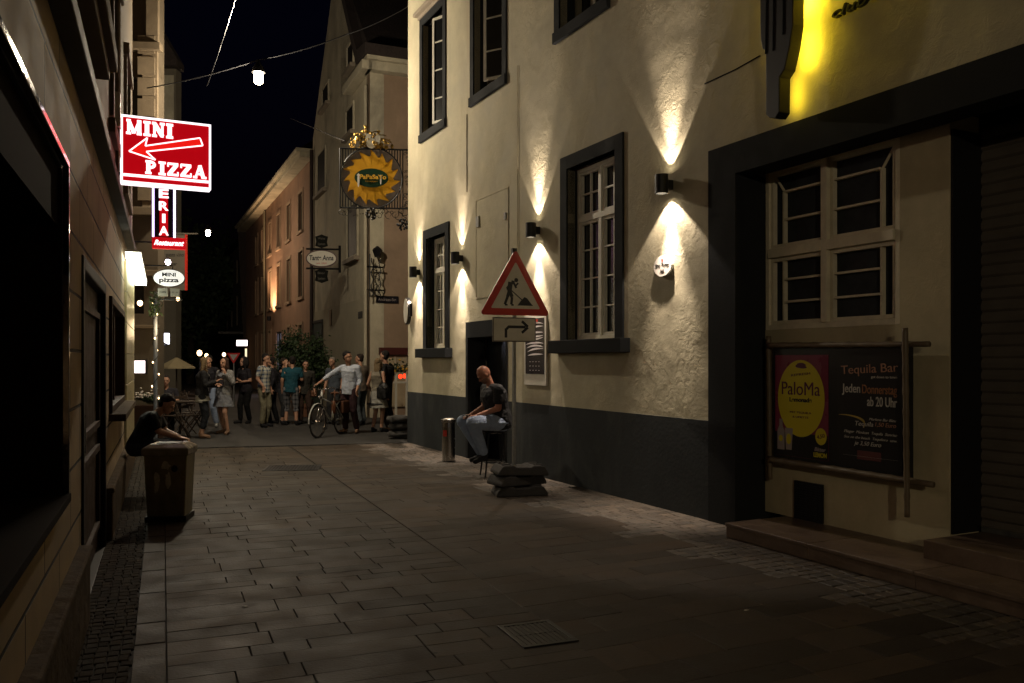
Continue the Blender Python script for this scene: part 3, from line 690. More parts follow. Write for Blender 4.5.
T2('Flieger  Mexican  Tequila  Sunrise', 845, 898, 433.5, .024, wh, shear=.3); T2('Sex on the beach  Tequilero  usw.', 845, 898, 439, .022, wh, shear=.3)
T2('je 3,50 Euro', 855, 882, 444.5, .035, wh, shear=.3)
T2('........................................', 844, 899, 457.5, .01, wh)
b = nb(); X0 = RF.p(842, 415, DP)[0]; Z0 = RF.p(842, 417, DP)[1]
arc = [(X0+.25*math.sin(a)*1.0, Z0-.07+.09*math.cos(a*.9)) for a in [i*.14-.1 for i in range(15)]]
for i in range(14):
    (xa, za), (xb2, zb) = arc[i], arc[i+1]; prism(b, [(xa, za), (xb2, zb), (xb2, zb+.006+.002*i), (xa, za+.004+.002*i)], yy-.0008, yy+.001)
obj('sombrero_brim', b, mat('ink_yellow', (.34, .24, .03), .5), P2)
b = nb(); X0, Z0 = RF.p(858, 450, DP); X1, Z1 = RF.p(882, 462, DP); bx(b, X0, X1, yp-.001, yp+.001, Z1, Z0); obj('red_patch', b, mat('ink_red', (.08, .012, .01), .5), P2)

# ================================================================== LEFT BUILDING
LB = thing('rendered_house', 'brown grooved house front with a big black shop window at the left edge', 'building', LF.w(0, 0, 0), LF.a)
DL = .06
def PL(px, py, d=DL): return LF.p(px, py, d)
sx1 = PL(72, 185, .01)[0]; SHOP = (-3.2, sx1, .9, 2.6)
d0 = PL(84, 290, .045)[0]; d1 = PL(106.5, 290, .045)[0]; DOOR = (d0, d1, 0, 2.27)
w0 = PL(109, 290)[0]; w1 = PL(122.5, 300)[0]; WIN = (w0, w1, 1.1, 2.22)
print('LEFT', SHOP, DOOR, WIN)
UW = [(-2.9, -1.5, 3.95, 5.6), (.6, 2.0, 3.95, 5.6), (4.4, 5.6, 3.95, 5.6), (7.6, 8.8, 3.95, 5.6)]
wall('wall', M['ashlar'], -6, 10.8, 0, 3.2, DL, .45, [SHOP, DOOR, WIN], LB)
wall('upper_wall', M['leftstone'], -6, 10.8, 3.36, 9.5, DL, .45, [(u[0], u[1], 3.95, 5.6) for u in UW], LB)
b = nb(); bx(b, -6, 10.8, DL-.10, .4, 3.2, 3.30); bx(b, -6, 10.8, DL-.05, .4, 3.3, 3.36); obj('cornice', b, mat('cornice_dark', (.05, .042, .035), .7, var=.2), LB, bevel=.008)
b = nb()
for (a, c) in ((-6, d0-.12), (d1+.1, 10.3)):
    bx(b, a, c, 0, DL+.02, 0, .42); bx(b, a, c, -.015, DL+.02, .42, .47)
obj('plinth', b, M['leftplinth'], LB, bevel=.015)
# shop window: polished frame, dark inside
b = nb(); bx(b, SHOP[0], SHOP[1], DL-.04, DL-.01, SHOP[3]-.03, SHOP[3]); bx(b, SHOP[1]-.03, SHOP[1], DL-.04, DL-.01, SHOP[2], SHOP[3]-.03)
fr = obj('shop_frame', b, M['steel'], LB, bevel=.003)
box('shop_jamb', M['darkwood'], SHOP[1]-.034, SHOP[1]-.002, DL-.009, DL+.3, SHOP[2]+.04, SHOP[3]-.04, LB); box('shop_head', M['black'], SHOP[0], SHOP[1]-.035, DL-.009, DL+.3, SHOP[3]-.035, SHOP[3]-.002, LB)
b = nb(); bx(b, SHOP[0], SHOP[1]-.031, DL-.05, DL+.3, SHOP[2], SHOP[2]+.04); obj('shop_sill', b, mat('sill_dark', (.01, .006, .004), .95, spec=.05), LB, bevel=.004)
b = nb(); bx(b, SHOP[0], SHOP[1]-.031, DL+.01, DL+.3, SHOP[3]-.33, SHOP[3]-.036); obj('shop_fascia', b, mat('sill_dark', (0, 0, 0)), LB)
sw = box('shop_window', mat('brown_glass', (.16, .06, .03), .35, var=.4, vs=1.5, spec=.3), SHOP[0], SHOP[1]-.031, DL+.32, DL+.33, SHOP[2], SHOP[3], LB)
b = nb(); 
for xx in (-2.2, -1.2, -.35, .35): bx(b, xx-.04, xx+.04, DL+.27, DL+.319, SHOP[2]+.041, SHOP[3]-.34)
bx(b, SHOP[0], SHOP[1]-.04, DL+.265, DL+.318, 2.02, 2.1); obj('glazing_bar', b, M['darkwood'], sw)
text('CAFÉ C', mat('ghost_letter', (.22, .18, .15), .5), sw, -.75, DL+.31, 1.82, .16, .7)
# door
b = nb(); rframe(b, d0, d1, -.1, 2.27, .09, DL-.015, DL+.1); obj('door_frame', b, M['black'], LB, bevel=.01)
dr = box('door', M['darkwood'], d0+.09, d1-.09, DL+.05, DL+.09, 0, 2.18, LB)
b = nb()
for (c0, c1) in ((.2, .9), (1.05, 2.0)): rframe(b, d0+.25, d1-.25, c0, c1, .05, DL+.02, DL+.049)
obj('door_panel', b, M['darkwood'], dr); b = nb(); tube(b, [(d0+.2, DL+.0, 1.0), (d0+.2, DL+.0, 1.25)], .012, 8); obj('handle', b, M['bsteel'], dr)
# window
w = box('window', M['glass'], w0, w1, DL+.1, DL+.11, WIN[2], WIN[3], LB)
b = nb(); rframe(b, w0, w1, WIN[2], WIN[3], .07, DL-.03, DL+.09); xm = (w0+w1)/2; bx(b, xm-.04, xm+.04, DL+.02, DL+.09, WIN[2]+.07, WIN[3]-.07); obj('frame', b, M['darkwood'], w, bevel=.005)
b = nb(); bx(b, w0-.08, w1+.08, -.09, DL+.1, WIN[2]-.07, WIN[2]-.002); obj('sill', b, M['leftplinth'], w, bevel=.008)
# upper windows with hoods
for k, u in enumerate(UW):
    w = box('window', M['glass'], u[0], u[1], DL+.2, DL+.21, u[2], 5.6, LB)
    b = nb(); rframe(b, u[0], u[1], u[2]+.01, 5.6, .07, DL+.1, DL+.19); obj('frame', b, M['olivesash'], w)
    b = nb(); bx(b, u[0]-.16, u[0], DL-.04, DL+.08, 3.95, 5.6); bx(b, u[1], u[1]+.16, DL-.04, DL+.08, 3.95, 5.6)
    bx(b, u[0]-.2, u[1]+.2, DL-.07, DL+.05, 5.6, 5.75); ps = .16 if k < 2 else .06; bx(b, u[0]-.24, u[1]+.24, DL-ps+.05, DL+.05, 3.68, 3.76); bx(b, u[0]-.30, u[1]+.30, DL-ps, DL+.05, 3.76, 3.9)
    obj('window_surround', b, M['leftstone'], w, bevel=.01)
b = nb(); bx(b, 10.3, 10.8, DL-.05, DL+.02, .47, 3.0); 
pb = nb(); zz = .47
while zz < 2.8: bx(pb, 7.6, 10.8, DL-.03, DL-.001, zz+.004, min(zz+.405, 2.98)); zz += .41
b.free(); obj('tiled_pier', pb, mat('glazed_tile', (.42, .36, .2), .35, var=.12, vs=5), LB, bevel=.004)
b = nb(); bx(b, 10.4, 10.8, DL+.45, 9, 0, 9.5); obj('end_wall', b, M['ashlar'], LB)
b = nb(); tube(b, [(4.9, DL-.03, 3.27), (4.9, DL-.04, 3.8), (4.93, DL-.04, 5.4)], .02, 8); obj('wall_cable', b, M['leftstone'], LB)
box('junction_box', M['whiteb'], 4.82, 4.98, DL-.07, DL, 4.0, 4.35, LB, bevel=.006)
# light canopy over the pier
t = thing('light_box', 'bright white light box along the wall above the tiled pier', 'light box', LF.w(0, 0, 0), LF.a)
b = nb(); bx(b, 6.9, 11.2, -.2, DL-.002, 2.96, 3.0); obj('housing', b, M['zinc'], t, bevel=.005) if 0 else b.free()
b = nb(); prism(b, [(0, 0)]*0 or [(6.9, 2.90), (11.2, 2.90), (11.2, 2.96), (6.9, 2.96)], -.15, DL-.04); obj('diffuser', b, E_box, t)
b = nb(); bx(b, 6.88, 11.22, -.16, DL-.035, 2.962, 2.99); obj('housing', b, M['whiteb'], t)
lamp('AREA', (9.0, -.08, 2.88), 9, (.95, 1, .75), direction=(0, .35, -1), sx=4, sy=.2, parent=t)
MATS_ = M

# ---- MINI PIZZA lightbox sign
def seg2(b, p, q, w, y, dy):
    p = Vector((p[0], p[1])); q = Vector((q[0], q[1])); d = (q-p).normalized(); n = Vector((-d.y, d.x))*w/2
    prism(b, [tuple(p+n), tuple(q+n), tuple(q-n), tuple(p-n)], y-dy, y)
def slab_word(b, s, x0, z0, width, h, y):
    GL = {'M': 1.35, 'I': .62, 'N': 1.12, 'P': 1.0, 'Z': 1.02, 'A': 1.15}
    tot = sum(GL[c] for c in s)+.1*(len(s)-1); k = width/tot; x = x0; dy = [.001]
    T = h*.28
    def sg(p, q, w=T):
        dy[0] += .0002; seg2(b, p, q, w, y, dy[0])
    def serif(cx, z, w=.42): sg((cx-w*k/2, z), (cx+w*k/2, z), h*.17)
    for c in s:
        w = GL[c]*k; e = h*.065; zb, zt = z0+e, z0+h-e; z1 = z0+h
        if c == 'I': sg((x+w/2, z0), (x+w/2, z1)); serif(x+w/2, zb, .6); serif(x+w/2, zt, .6)
        if c == 'N':
            l, r = x+w*.2, x+w*.8; sg((l, z0), (l, z1), T*.55); sg((r, z0), (r, z1), T*.55); sg((l, z1-T*.3), (r, z0+T*.3), T*1.0); serif(l, zb, .42); serif(r, zt, .42); serif(l-.04*k, zt, .34)
        if c == 'M':
            l, r = x+w*.16, x+w*.82; sg((l, z0), (l, z1), T*.6); sg((r, z0), (r, z1), T*.95); sg((l, z1-T*.2), (x+w/2, z0+T*.3), T*.85); sg((x+w/2, z0+T*.3), (r, z1-T*.2), T*.55)
            for cc in (l, r): serif(cc, zb, .42); serif(cc, zt, .36)
        if c == 'P':
            l = x+w*.25; sg((l, z0), (l, z1)); serif(l, zb, .52); serif(l-.04*k, zt, .4)
            pts = [(l+w*.1+w*.42*math.sin(a), z0+h*.71+h*.225*math.cos(a)) for a in [i*math.pi/8 for i in range(9)]]
            for i in range(8): sg(pts[i], pts[i+1], T*.75)
        if c == 'Z':
            sg((x+.05*k, zt-.02*h), (x+w-.06*k, zt-.02*h), h*.17); sg((x+.03*k, zb+.02*h), (x+w-.04*k, zb+.02*h), h*.17); sg((x+w-.18*k, z1-h*.12), (x+.18*k, z0+h*.12), T)
            sg((x+.09*k, zt), (x+.09*k, z0+h*.68), T*.4); sg((x+w-.09*k, zb), (x+w-.09*k, z0+h*.32), T*.4)
        if c == 'A':
            sg((x+w*.18, z0), (x+w*.5, z1), T*.5); sg((x+w*.8, z0), (x+w*.5, z1), T*.95); sg((x+w*.3, z0+h*.32), (x+w*.7, z0+h*.32), T*.5); serif(x+w*.16, zb, .36); serif(x+w*.84, zb, .42)
        x += w+.1*k
SGa = math.atan2(.41, .82)
t = thing('pizza_sign', 'large red light box sign reading MINI PIZZA with a white outlined arrow', 'sign', (-4.16, 9.05, 3.51), SGa)
SW, SH = .90, .71
b = nb(); bx(b, 0, SW, 0, .14, 0, SH); obj('box', b, M['red'], t, bevel=.004)
b = nb(); rframe(b, -.006, SW+.006, -.006, SH+.006, .02, -.012, .152); obj('edge_tube', b, E_sign_white, t)
b = nb(); bx(b, .02, SW-.02, -.006, -.001, .02, SH-.02); obj('face', b, E_sign_red, t)
b = nb(); bx(b, .02, SW-.02, -.014, -.007, .062, .09); obj('bottom_line', b, E_sign_white, t)
b = nb(); slab_word(b, 'MINI', .045, .515, .47, .155, -.009); slab_word(b, 'PIZZA', .235, .108, .62, .142, -.009); obj('lettering', b, E_sign_white, t, recalc=True)
ar = [(.075, .33), (.255, .495), (.235, .405), (.79, .555), (.82, .475), (.245, .345), (.335, .265)]
b = nb(); prism(b, ar, -.009, -.0065); obj('arrow', b, E_red2, t)
b = nb()
for i in range(7): seg2(b, ar[i], ar[(i+1) % 7], .014, -.0092, .001+i*.0002)
obj('arrow_outline', b, E_sign_white, t)
b = nb(); tube(b, [(-.42, .07, .62), (0, .07, .62)], .018, 8); tube(b, [(-.38, .07, .1), (0, .07, .1)], .018, 8); obj('bracket', b, M['iron'], t)
lamp('AREA', (SW/2, -.05, SH/2), 2.0, (1, .12, .12), direction=(0, -1, 0), sx=.8, sy=.6, parent=t)
lamp('POINT', (.1, .07, -.08), .4, (1, .5, .55), .1, parent=t)

# ---- vertical pizzeria sign and the restaurant box under it
Y = 14.0
t = thing('pizzeria_sign', 'narrow vertical light sign with stacked letters ERIA behind the red arrow sign', 'sign', (at(153, 361, Y).x, Y, at(0, 237, Y).z), R_(20))
w_ = .33; h_ = 1.22
b = nb(); bx(b, .0, w_, 0, .12, 0, h_); obj('box', b, mat('sign_navy', (.01, .006, .02), .3), t)
b = nb(); bx(b, -.012, .018, -.01, .13, 0, h_); bx(b, w_-.018, w_+.012, -.01, .13, 0, h_); obj('edge_tube', b, E_violet, t)
b = nb(); bx(b, .1, w_-.1, -.004, -.001, .02, h_-.02); obj('red_stripe', b, E_sign_red, t)
for i, ch in enumerate('AIREZZ'): text(ch, E_sign_white, t, w_/2, -.01, .11+i*.205, .145, .05 if ch == 'I' else .15, bold=.03, name='letter')
t = thing('restaurant_sign', 'small red light box with white script Restaurant under the vertical sign', 'sign', (at(152, 361, Y-.1).x, Y-.1, at(0, 248, Y-.1).z), R_(20))
b = nb(); bx(b, 0, .52, 0, .12, 0, .185); obj('box', b, E_sign_red, t, bevel=.004)
text('Restaurant', E_sign_white, t, .26, -.006, .095, .085, .46, shear=.4, bold=.025)
b = nb(); tube(b, [(-.5, .06, .1), (0, .06, .1)], .015, 8); obj('bracket', b, M['iron'], t)
lamp('AREA', (.3, -.08, .6), 2.0, (1, .2, .2), direction=(.3, -1, 0), sx=.4, sy=1, parent=t)
# ---- oval sign
Y = 13.8
t = thing('oval_sign', 'white oval hanging sign with black lettering mini pizza', 'sign', (at(169, 361, Y).x, Y, at(0, 278, Y).z), R_(12))
b = nb(); disc(b, .245, 0, .05, 0, 0, 40, .145); obj('board', b, M['iron'], t); b = nb(); disc(b, .235, -.004, -.001, 0, 0, 40, .135); obj('face', b, M['tongue'], t)
text('MINI', M['black'], t, 0, -.007, .055, .062, .21, bold=.03); text('pizza', M['black'], t, 0, -.007, -.045, .075, .30, bold=.03)
for k, (a, c) in enumerate(((-.17, -.02), (.02, .16))):
    b = nb(); bx(b, a, c, 0, .04, -.30, -.165); q = obj('hanging_plate', b, mat('plate_grey', (.3, .29, .25), .5), t, bevel=.004)
    text(('OPEN', '24')[k] and ('menu', '* *')[k], M['black'], q, (a+c)/2, -.003, -.23, .03, .1)
b = nb(); bx(b, -.14, .2, .0, .03, -.36, -.34); tube(b, [(-.6, .025, .2), (.05, .025, .2), (.05, .025, .14)], .012, 6); obj('bracket', b, M['iron'], t)
def bulb(label, loc, r, pw=None, col=(1, .8, .5), name='bulb_lamp', m=None, group=None, cap=True):
    t = thing(name, label, 'lamp', loc, 0, group)
    r *= .78; b = nb(); ell(b, (0, 0, 0), (r, r, r*1.1), 16, 10); obj('globe', b, m or E_warm, t, smooth=True)
    if cap: b = nb(); lathe(b, [(r*.6, r*.85), (r*.5, r*1.5), (r*.2, r*1.7)], 12); obj('cap', b, M['iron'], t)
    if pw: lamp('POINT', (0, 0, -r*1.3), pw, col, r, parent=t)
    return t
bulb('bright bulb directly above the white oval sign', at(168, 262, 13.9), .055, 2.0, m=emat('lit_lilac', (1, .85, .95), 18))
bulb('small lit bulb hanging from the bracket below the oval sign', at(178, 299, 13.9), .035, 1.0)
bulb('warm round bulb on the brown corner house left of the oval sign', at(140, 303, 15.6), .06, 5)

# ---- corner house beyond the left lane mouth
CHO = thing('corner_house', 'brown corner house with cornices behind the pizza signs', 'building', (at(100, 361, 17).x, 17.0, 0), R_(5))
CW = (at(156, 361, 17).x-at(100, 361, 17).x)
wall('wall', M['brownwall'], -2, CW, 0, 14, 0, .4, [(.55, .85, 2.55, 3.1), (-.4, .9, 5.6, 7.3)], CHO)
b = nb(); bx(b, -2, CW+.06, -.12, 0, 3.3, 3.42); bx(b, -2, CW+.04, -.08, 0, 2.25, 2.32); bx(b, -2, CW+.1, -.22, 0, 4.5, 4.66); bx(b, -2, CW+.1, -.2, 0, 7.8, 7.95)
bx(b, CW-.28, CW+.02, -.09, 0, 4.66, 7.8); bx(b, CW-.2, CW+.04, -.11, 0, 7.95, 12); obj('cornice', b, M['leftstone'], CHO, bevel=.01)
box('window', M['glass'], .55, .85, .15, .16, 2.55, 3.1, CHO); box('window', M['glass'], -.4, .9, .15, .16, 5.6, 7.3, CHO)
b = nb(); b.faces.new([b.verts.new(v) for v in ((CW, .0, 0), (CW-6.2, 14, 0), (CW-6.2, 14, 14), (CW, 0, 14))]); obj('side_wall', b, M['brownwall'], CHO, recalc=False)
b = nb()
for zz in [4.8+.42*i for i in range(8)]: bx(b, CW-.36, CW-.02, -.12, -.091, zz, zz+.36)
obj('quoins', b, M['leftstone'], CHO, bevel=.008)
H2 = thing('narrow_house', 'grey narrow house with a sign panel behind the vertical pizza sign', 'building', (at(150, 361, 25).x, 25, 0), R_(0))
w_ = at(176, 361, 25).x-at(150, 361, 25).x
wall('wall', M['greyb'], 0, w_, 0, 10.2, 0, .4, [(.2, .55, 7.9, 9.3)], H2); box('window', M['glass'], .2, .55, .2, .21, 7.9, 9.3, H2)
b = nb(); b.faces.new([b.verts.new(v) for v in ((w_, 0, 0), (w_-6.6, 15, 0), (w_-6.6, 15, 10.2), (w_, 0, 10.2))]); obj('side_wall', b, M['greyb'], H2, recalc=False)
b = nb(); bx(b, -.1, w_+.12, -.25, .3, 10.2, 10.4); prism(b, [(-.1, 10.4), (w_+.12, 10.4), (w_*.4, 11.4)], -.2, .3); obj('roof', b, M['roof'], H2)
box('pale_panel', M['creamb'], .3, w_-.06, -.02, -.001, 8.4, 10.0, H2)
t = thing('fascia_board', 'weathered sign panel with faint writing and a red edge behind the oval sign', 'sign', at(163, 290, 20), R_(6))
pw_ = .50; ph_ = 1.32
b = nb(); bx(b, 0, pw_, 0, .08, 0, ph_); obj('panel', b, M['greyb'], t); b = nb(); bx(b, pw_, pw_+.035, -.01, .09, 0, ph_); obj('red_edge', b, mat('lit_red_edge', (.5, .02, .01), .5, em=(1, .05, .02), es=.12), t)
b = nb(); bx(b, -.05, pw_+.3, -.02, .0, ph_, ph_+.03); obj('top_rail', b, M['greyb'], t)
text('pasta vino', M['black'], t, pw_*.55, -.004, ph_*.62, .09, pw_*.8); text('bar', M['black'], t, pw_*.5, -.004, ph_*.47, .08, pw_*.3); text('12', M['black'], t, pw_*.6, -.004, ph_*.82, .09, .12)
t = thing('menu_case', 'small glowing menu case on the brown wall behind the crouching man', 'sign', at(134.5, 373, 16.6), R_(5))
b = nb(); bx(b, -.02, .22, 0, .08, -.02, .26); obj('case', b, M['iron'], t, bevel=.004); b = nb(); bx(b, 0, .2, -.005, -.001, 0, .24); obj('face', b, E_menu, t)
t = thing('white_light_box', 'white square light box with a dark awning below beside the fairy light pole', 'light box', at(156.5, 344, 19), R_(0))
b = nb(); prism(b, [(.02, .0+.12), (.25, 0), (.25, .24), (.02, .24)], 0, .1); obj('box', b, emat('cool_lit', (.85, .85, 1), 5), t); b = nb(); prism(b, [(-.02, .16), (.18, -.02), (.18, -.05), (-.02, .04)], -.05, .15); obj('awning', b, M['iron'], t)

# ---- pole with fairy lights
Yp = 16.0; p0 = at(155.5, 361, Yp)
t = thing('lamp_pole', 'slim pole wound with small fairy lights beside the cafe', 'pole', (p0.x, Yp, 0))
b = nb(); tube(b, [(0, 0, 0), (0, 0, 2.9)], .035, 10); obj('pole', b, mat('pole_grey', (.2, .22, .25), .45, metal=.3), t)
b = nb(); tube(b, [(.05*math.cos(i*.7), .05*math.sin(i*.7), .9+i*.045) for i in range(44)], .006, 5); obj('fairy_light_cable', b, M['iron'], t)
for i in range(0, 44, 5):
    b = nb(); ell(b, (.06*math.cos(i*.7), .06*math.sin(i*.7), .9+i*.045), (.013, .013, .02), 8, 6); obj('bulb', b, E_warm, t)
b = nb(); random.seed(5)
for i in range(240):
    a = random.random()*6.28; r = .03+.09*random.random(); z = 2.45+random.random()*.45; c = Vector((r*math.cos(a), r*math.sin(a), z)); d1_ = Vector([random.gauss(0, 1) for _ in range(3)]).normalized()*.035; d2_ = d1_.cross(Vector([random.gauss(0, 1) for _ in range(3)])).normalized()*.02
    b.faces.new([b.verts.new(p) for p in (c-d1_, c+d2_, c+d1_, c-d2_)])
obj('ivy', b, M['leaf'], t, recalc=False)
lamp('POINT', (.15, -.1, 2.2), 14, (1, .72, .4), .2, parent=t)  # added fill light beside the fairy lights, brightens parasol and chairs

# ================================================================== FAR BUILDINGS
# pale gabled house: left front recedes, right front faces us
c0 = at(370, 361, 24.0); GL_ = Plane((c0.x, 24.0), (.426, -1))     # x towards the camera, x=0 at the corner
G = thing('gabled_house', 'tall pale house with a steep gable, downpipe at its corner and stained render', 'building', (c0.x, 24.0, 0), GL_.a)
def PG(px, py, d=0): return GL_.p(px, py, d)
xl = PG(313, 361)[0]
gp = [(xl, 0), (0, 0), (0, 9.9), PG(362, 62), PG(346, 0), PG(340, -38), PG(331, 0), (xl, 10.1)]
print('gable', gp)
wins = [(322, 156, 334, 196), (347, 40, 353, 66), (324, 94, 332, 118), (345, 108, 352, 128)]
b = nb(); prism(b, [(x, z) for x, z in gp], 0, .4); obj('wall', b, M['creamb'], G)
for (a, z1_, c, z0_) in [(318, 152, 326, 190), (348, 44, 354, 66), (323, 86, 329, 104), (347, 108, 354, 132), (348, 206, 358, 256)]:
    x0, zt = PG(a, z1_); x1, zb = PG(c, z0_); 
    zt = PG((a+c)/2, z1_)[1]; zb = PG((a+c)/2, z0_)[1]
    w = box('window', M['farglass'], x0, x1, -.01, .02, zb, zt, G); b = nb(); rframe(b, x0-.08, x1+.08, zb-.08, zt+.08, .08, -.05, -.011+.03); obj('frame', b, M['creamb'], w)
    b = nb(); bx(b, x0-.18, x1+.18, -.16, 0, zb-.2, zb-.081); obj('sill', b, M['stoneband'], w)
x0, zt = PG(314.5, 312); x1 = PG(323, 312)[0]
dr = box('door', mat('green_door', (.02, .045, .04), .5), x0, x1, -.03, .02, 0, 3.0, G); b = nb(); rframe(b, x0-.1, x1+.1, -.2, 3.1, .1, -.06, -.031); obj('frame', b, M['black'], dr)
q = PG(330, 326); box('house_plate', M['tan'], q[0], q[0]+.35, -.04, 0, q[1], q[1]+.55, G, bevel=.01)
q = PG(359, 318); box('number_plate', M['black'], q[0], q[0]+.5, -.03, 0, q[1]-.02, q[1]+.18, G)
b = nb(); tube(b, [(-.12, -.1, 0), (-.12, -.1, 9.4)], .05, 8); obj('downpipe', b, M['creamb'], G)
b = nb(); tube(b, [(xl+.15, -.08, 0), (xl+.15, -.08, 9.6)], .07, 8); obj('downpipe', b, mat('dark_pipe', (.03, .015, .012), .5), G)
# right front of the same house (its own local frame: facade angle +90deg)
GRa = math.atan2(.426, 1)
RW = 5.5
b = nb()
def pt(x, y, z): return Matrix.Rotation(GRa-GL_.a, 4, 'Z') @ Vector((x, y, z))
def gbox(name, m, x0, x1, y0, y1, z0, z1, parent=G, bevel=0):
    b = nb(); bx(b, x0, x1, y0, y1, z0, z1); bmesh.ops.transform(b, matrix=Matrix.Rotation(GRa-GL_.a, 4, 'Z'), verts=b.verts); return obj(name, b, m, parent, bevel=bevel)
box('lower_render', mat('lower_cream', (.40, .36, .26), .85, var=.15, vs=1.2), xl+.3, -.25, -.012, -.002, 0, PG(340, 305)[1], G)
gbox('right_front', M['tan'], .0, RW, 0.01, .4, 0, 9.9)
gbox('cornice', M['creamb'], -.12, RW, -.3, .3, 9.75, 10.0, bevel=.02); gbox('cornice', M['creamb'], -.18, RW, -.42, .3, 10.0, 10.15, bevel=.02)
box('cornice', M['creamb'], PG(352, 80)[0], .3, -.3, .0, 9.75, 10.0, G, bevel=.02)
b = nb(); ga = PG(362, 62); gb_ = PG(340, -38)
for (p, q, w_) in (((gb_[0]-.0, gb_[1]), (.4, 9.95), 0),):
    prism(b, [(gb_[0], gb_[1]), (ga[0]+.3, ga[1]-.2), (.5, 10.1), (.5, 10.4), (ga[0]+.35, ga[1]+.2), (gb_[0], gb_[1]+.4)], -.25, 9)
obj('roof', b, M['roof'], G)
b = nb(); vs = [pt(0, -.2, 10.2), pt(RW, -.2, 10.2), pt(RW, 4, 14.5), pt(0, 4, 14.5)]; b.faces.new([b.verts.new(v) for v in vs]); vs = [pt(0, -.2, 10.18), pt(0, 4, 14.5), pt(0, 4, 10.18)]; b.faces.new([b.verts.new(v) for v in vs]); obj('roof', b, M['roof'], G, recalc=False)
# shop front at its foot
sf = gbox('shop_front', mat('shop_panel', (.42, .34, .22), .6, var=.2), .35, RW, -.06, .005, .3, 1.75)
gbox('lintel', mat('dark_red_beam', (.07, .015, .012), .5), .25, RW, -.16, .005, 1.78, 1.98, sf)
gbox('jamb', M['creamb'], .28, .4, -.1, .005, 0, 1.78, sf)
for k in range(4): gbox('panel_batten', M['creamb'], .7+k*.33, .73+k*.33, -.085, -.061, .3, 1.75, sf)
def GR(px, py, d=0):   # point on the right front, d towards the street
    k = (px-CX)/F; n = Vector((math.sin(GRa), -math.cos(GRa))); o = Vector((c0.x, 24.0))+n*d
    Yq = (o.dot(n))/(k*n.x+n.y); return Vector((k*Yq, Yq, CH-(py-HY)/F*Yq))
# ornate corner lantern + street name plate
q = GR(374, 270, .3); t = thing('corner_lantern', 'ornate wrought iron lantern bracket on the corner of the gabled house', 'lantern', (q.x, q.y, 0), GRa)
z = lambda py: CH-(py-HY)/F*q.y
b = nb(); lathe(b, [(.08, z(257)), (.15, z(250)), (.12, z(248.5)), (.03, z(246))], 6, (.1, 0, 0)); obj('lantern_head', b, M['iron'], t)
b = nb()
for s in (0, .22): tube(b, [(s-.05+.03*math.sin(i*1.3+s*9), .0, z(296)+i*(z(258)-z(296))/14) for i in range(15)], .016, 6)
tube(b, [(-.2, 0, z(267)), (.25, 0, z(267))], .025, 6); tube(b, [(-.2, 0, z(290)), (.28, 0, z(290)), (.3, 0, z(293))], .022, 6); tube(b, [(-.12, 0, z(297)), (-.12, 0, z(254))], .02, 6)
for k in range(5):
    zc = z(293)+k*(z(262)-z(293))/5; tube(b, [(.07+.07*math.cos(a), 0, zc+.07*math.sin(a)) for a in [i*.7 for i in range(8)]], .01, 5)
tube(b, [(0, .0, z(290)), (0, .32, z(290))], .02, 6); obj('bracket', b, M['iron'], t)
q = GR(387.5, 299.5, .03); t = thing('street_name_plate', 'dark street name plate on the tan wall of the gabled house', 'sign', (q.x, q.y, q.z), GRa)
b = nb(); bx(b, -.32, .32, 0, .02, -.1, .1); obj('plate', b, mat('plate_navy', (.008, .008, .014), .35), t); text('Andreas-Str.', lt, t, 0, -.003, 0, .09, .54)
# red lanterns & white stand in front of shop
for k, (px, py, lb) in enumerate(((400.3, 376.5, 'left one of two glowing red lanterns at the shop front'), (404.6, 376, 'right one of two glowing red lanterns at the shop front'))):
    q = GR(px, py, 1.2); t = thing('red_lantern', lb, 'lantern', q, 0, 'glowing red lanterns')
    b = nb(); ell(b, (0, 0, 0), (.055, .055, .065), 14, 8); obj('globe', b, E_redlamp, t, smooth=True); b = nb(); tube(b, [(0, 0, .06), (0, 0, .3)], .006, 6); obj('cord', b, M['iron'], t)
q = GR(397, 415, 1.4); t = thing('flower_stand', 'white slatted stand with flowers below the red lanterns', 'stand', (q.x-.05, q.y, 0), GRa)
for k in range(3): b = nb(); bx(b, -.3+k*.3, -.24+k*.3, 0, .05, 0, 1.25); obj('post', b, M['whiteb'], t, bevel=.005)
b = nb(); bx(b, -.3, .36, -.01, .06, .08, .14); bx(b, -.3, .36, -.01, .06, 1.0, 1.05); obj('rail', b, M['whiteb'], t)
b = nb(); random.seed(11)
for i in range(130):
    c = Vector((random.gauss(.08, .2), random.gauss(0, .06), 1.3+abs(random.gauss(0, .14)))); d1_ = Vector([random.gauss(0, 1) for _ in range(3)]).normalized()*.05; d2_ = d1_.cross(Vector([random.gauss(0, 1) for _ in range(3)])).normalized()*.03
    b.faces.new([b.verts.new(p) for p in (c-d1_, c+d2_, c+d1_, c-d2_)])
obj('leaves', b, M['leaf'], t, recalc=False)
b = nb(); random.seed(12)
for i in range(16): ell(b, (random.gauss(.08, .17), random.gauss(-.05, .04), 1.32+abs(random.gauss(0, .12))), (.035, .03, .03), 8, 6)
obj('blossoms', b, mat('blossom', (.5, .28, .03), .6), t)

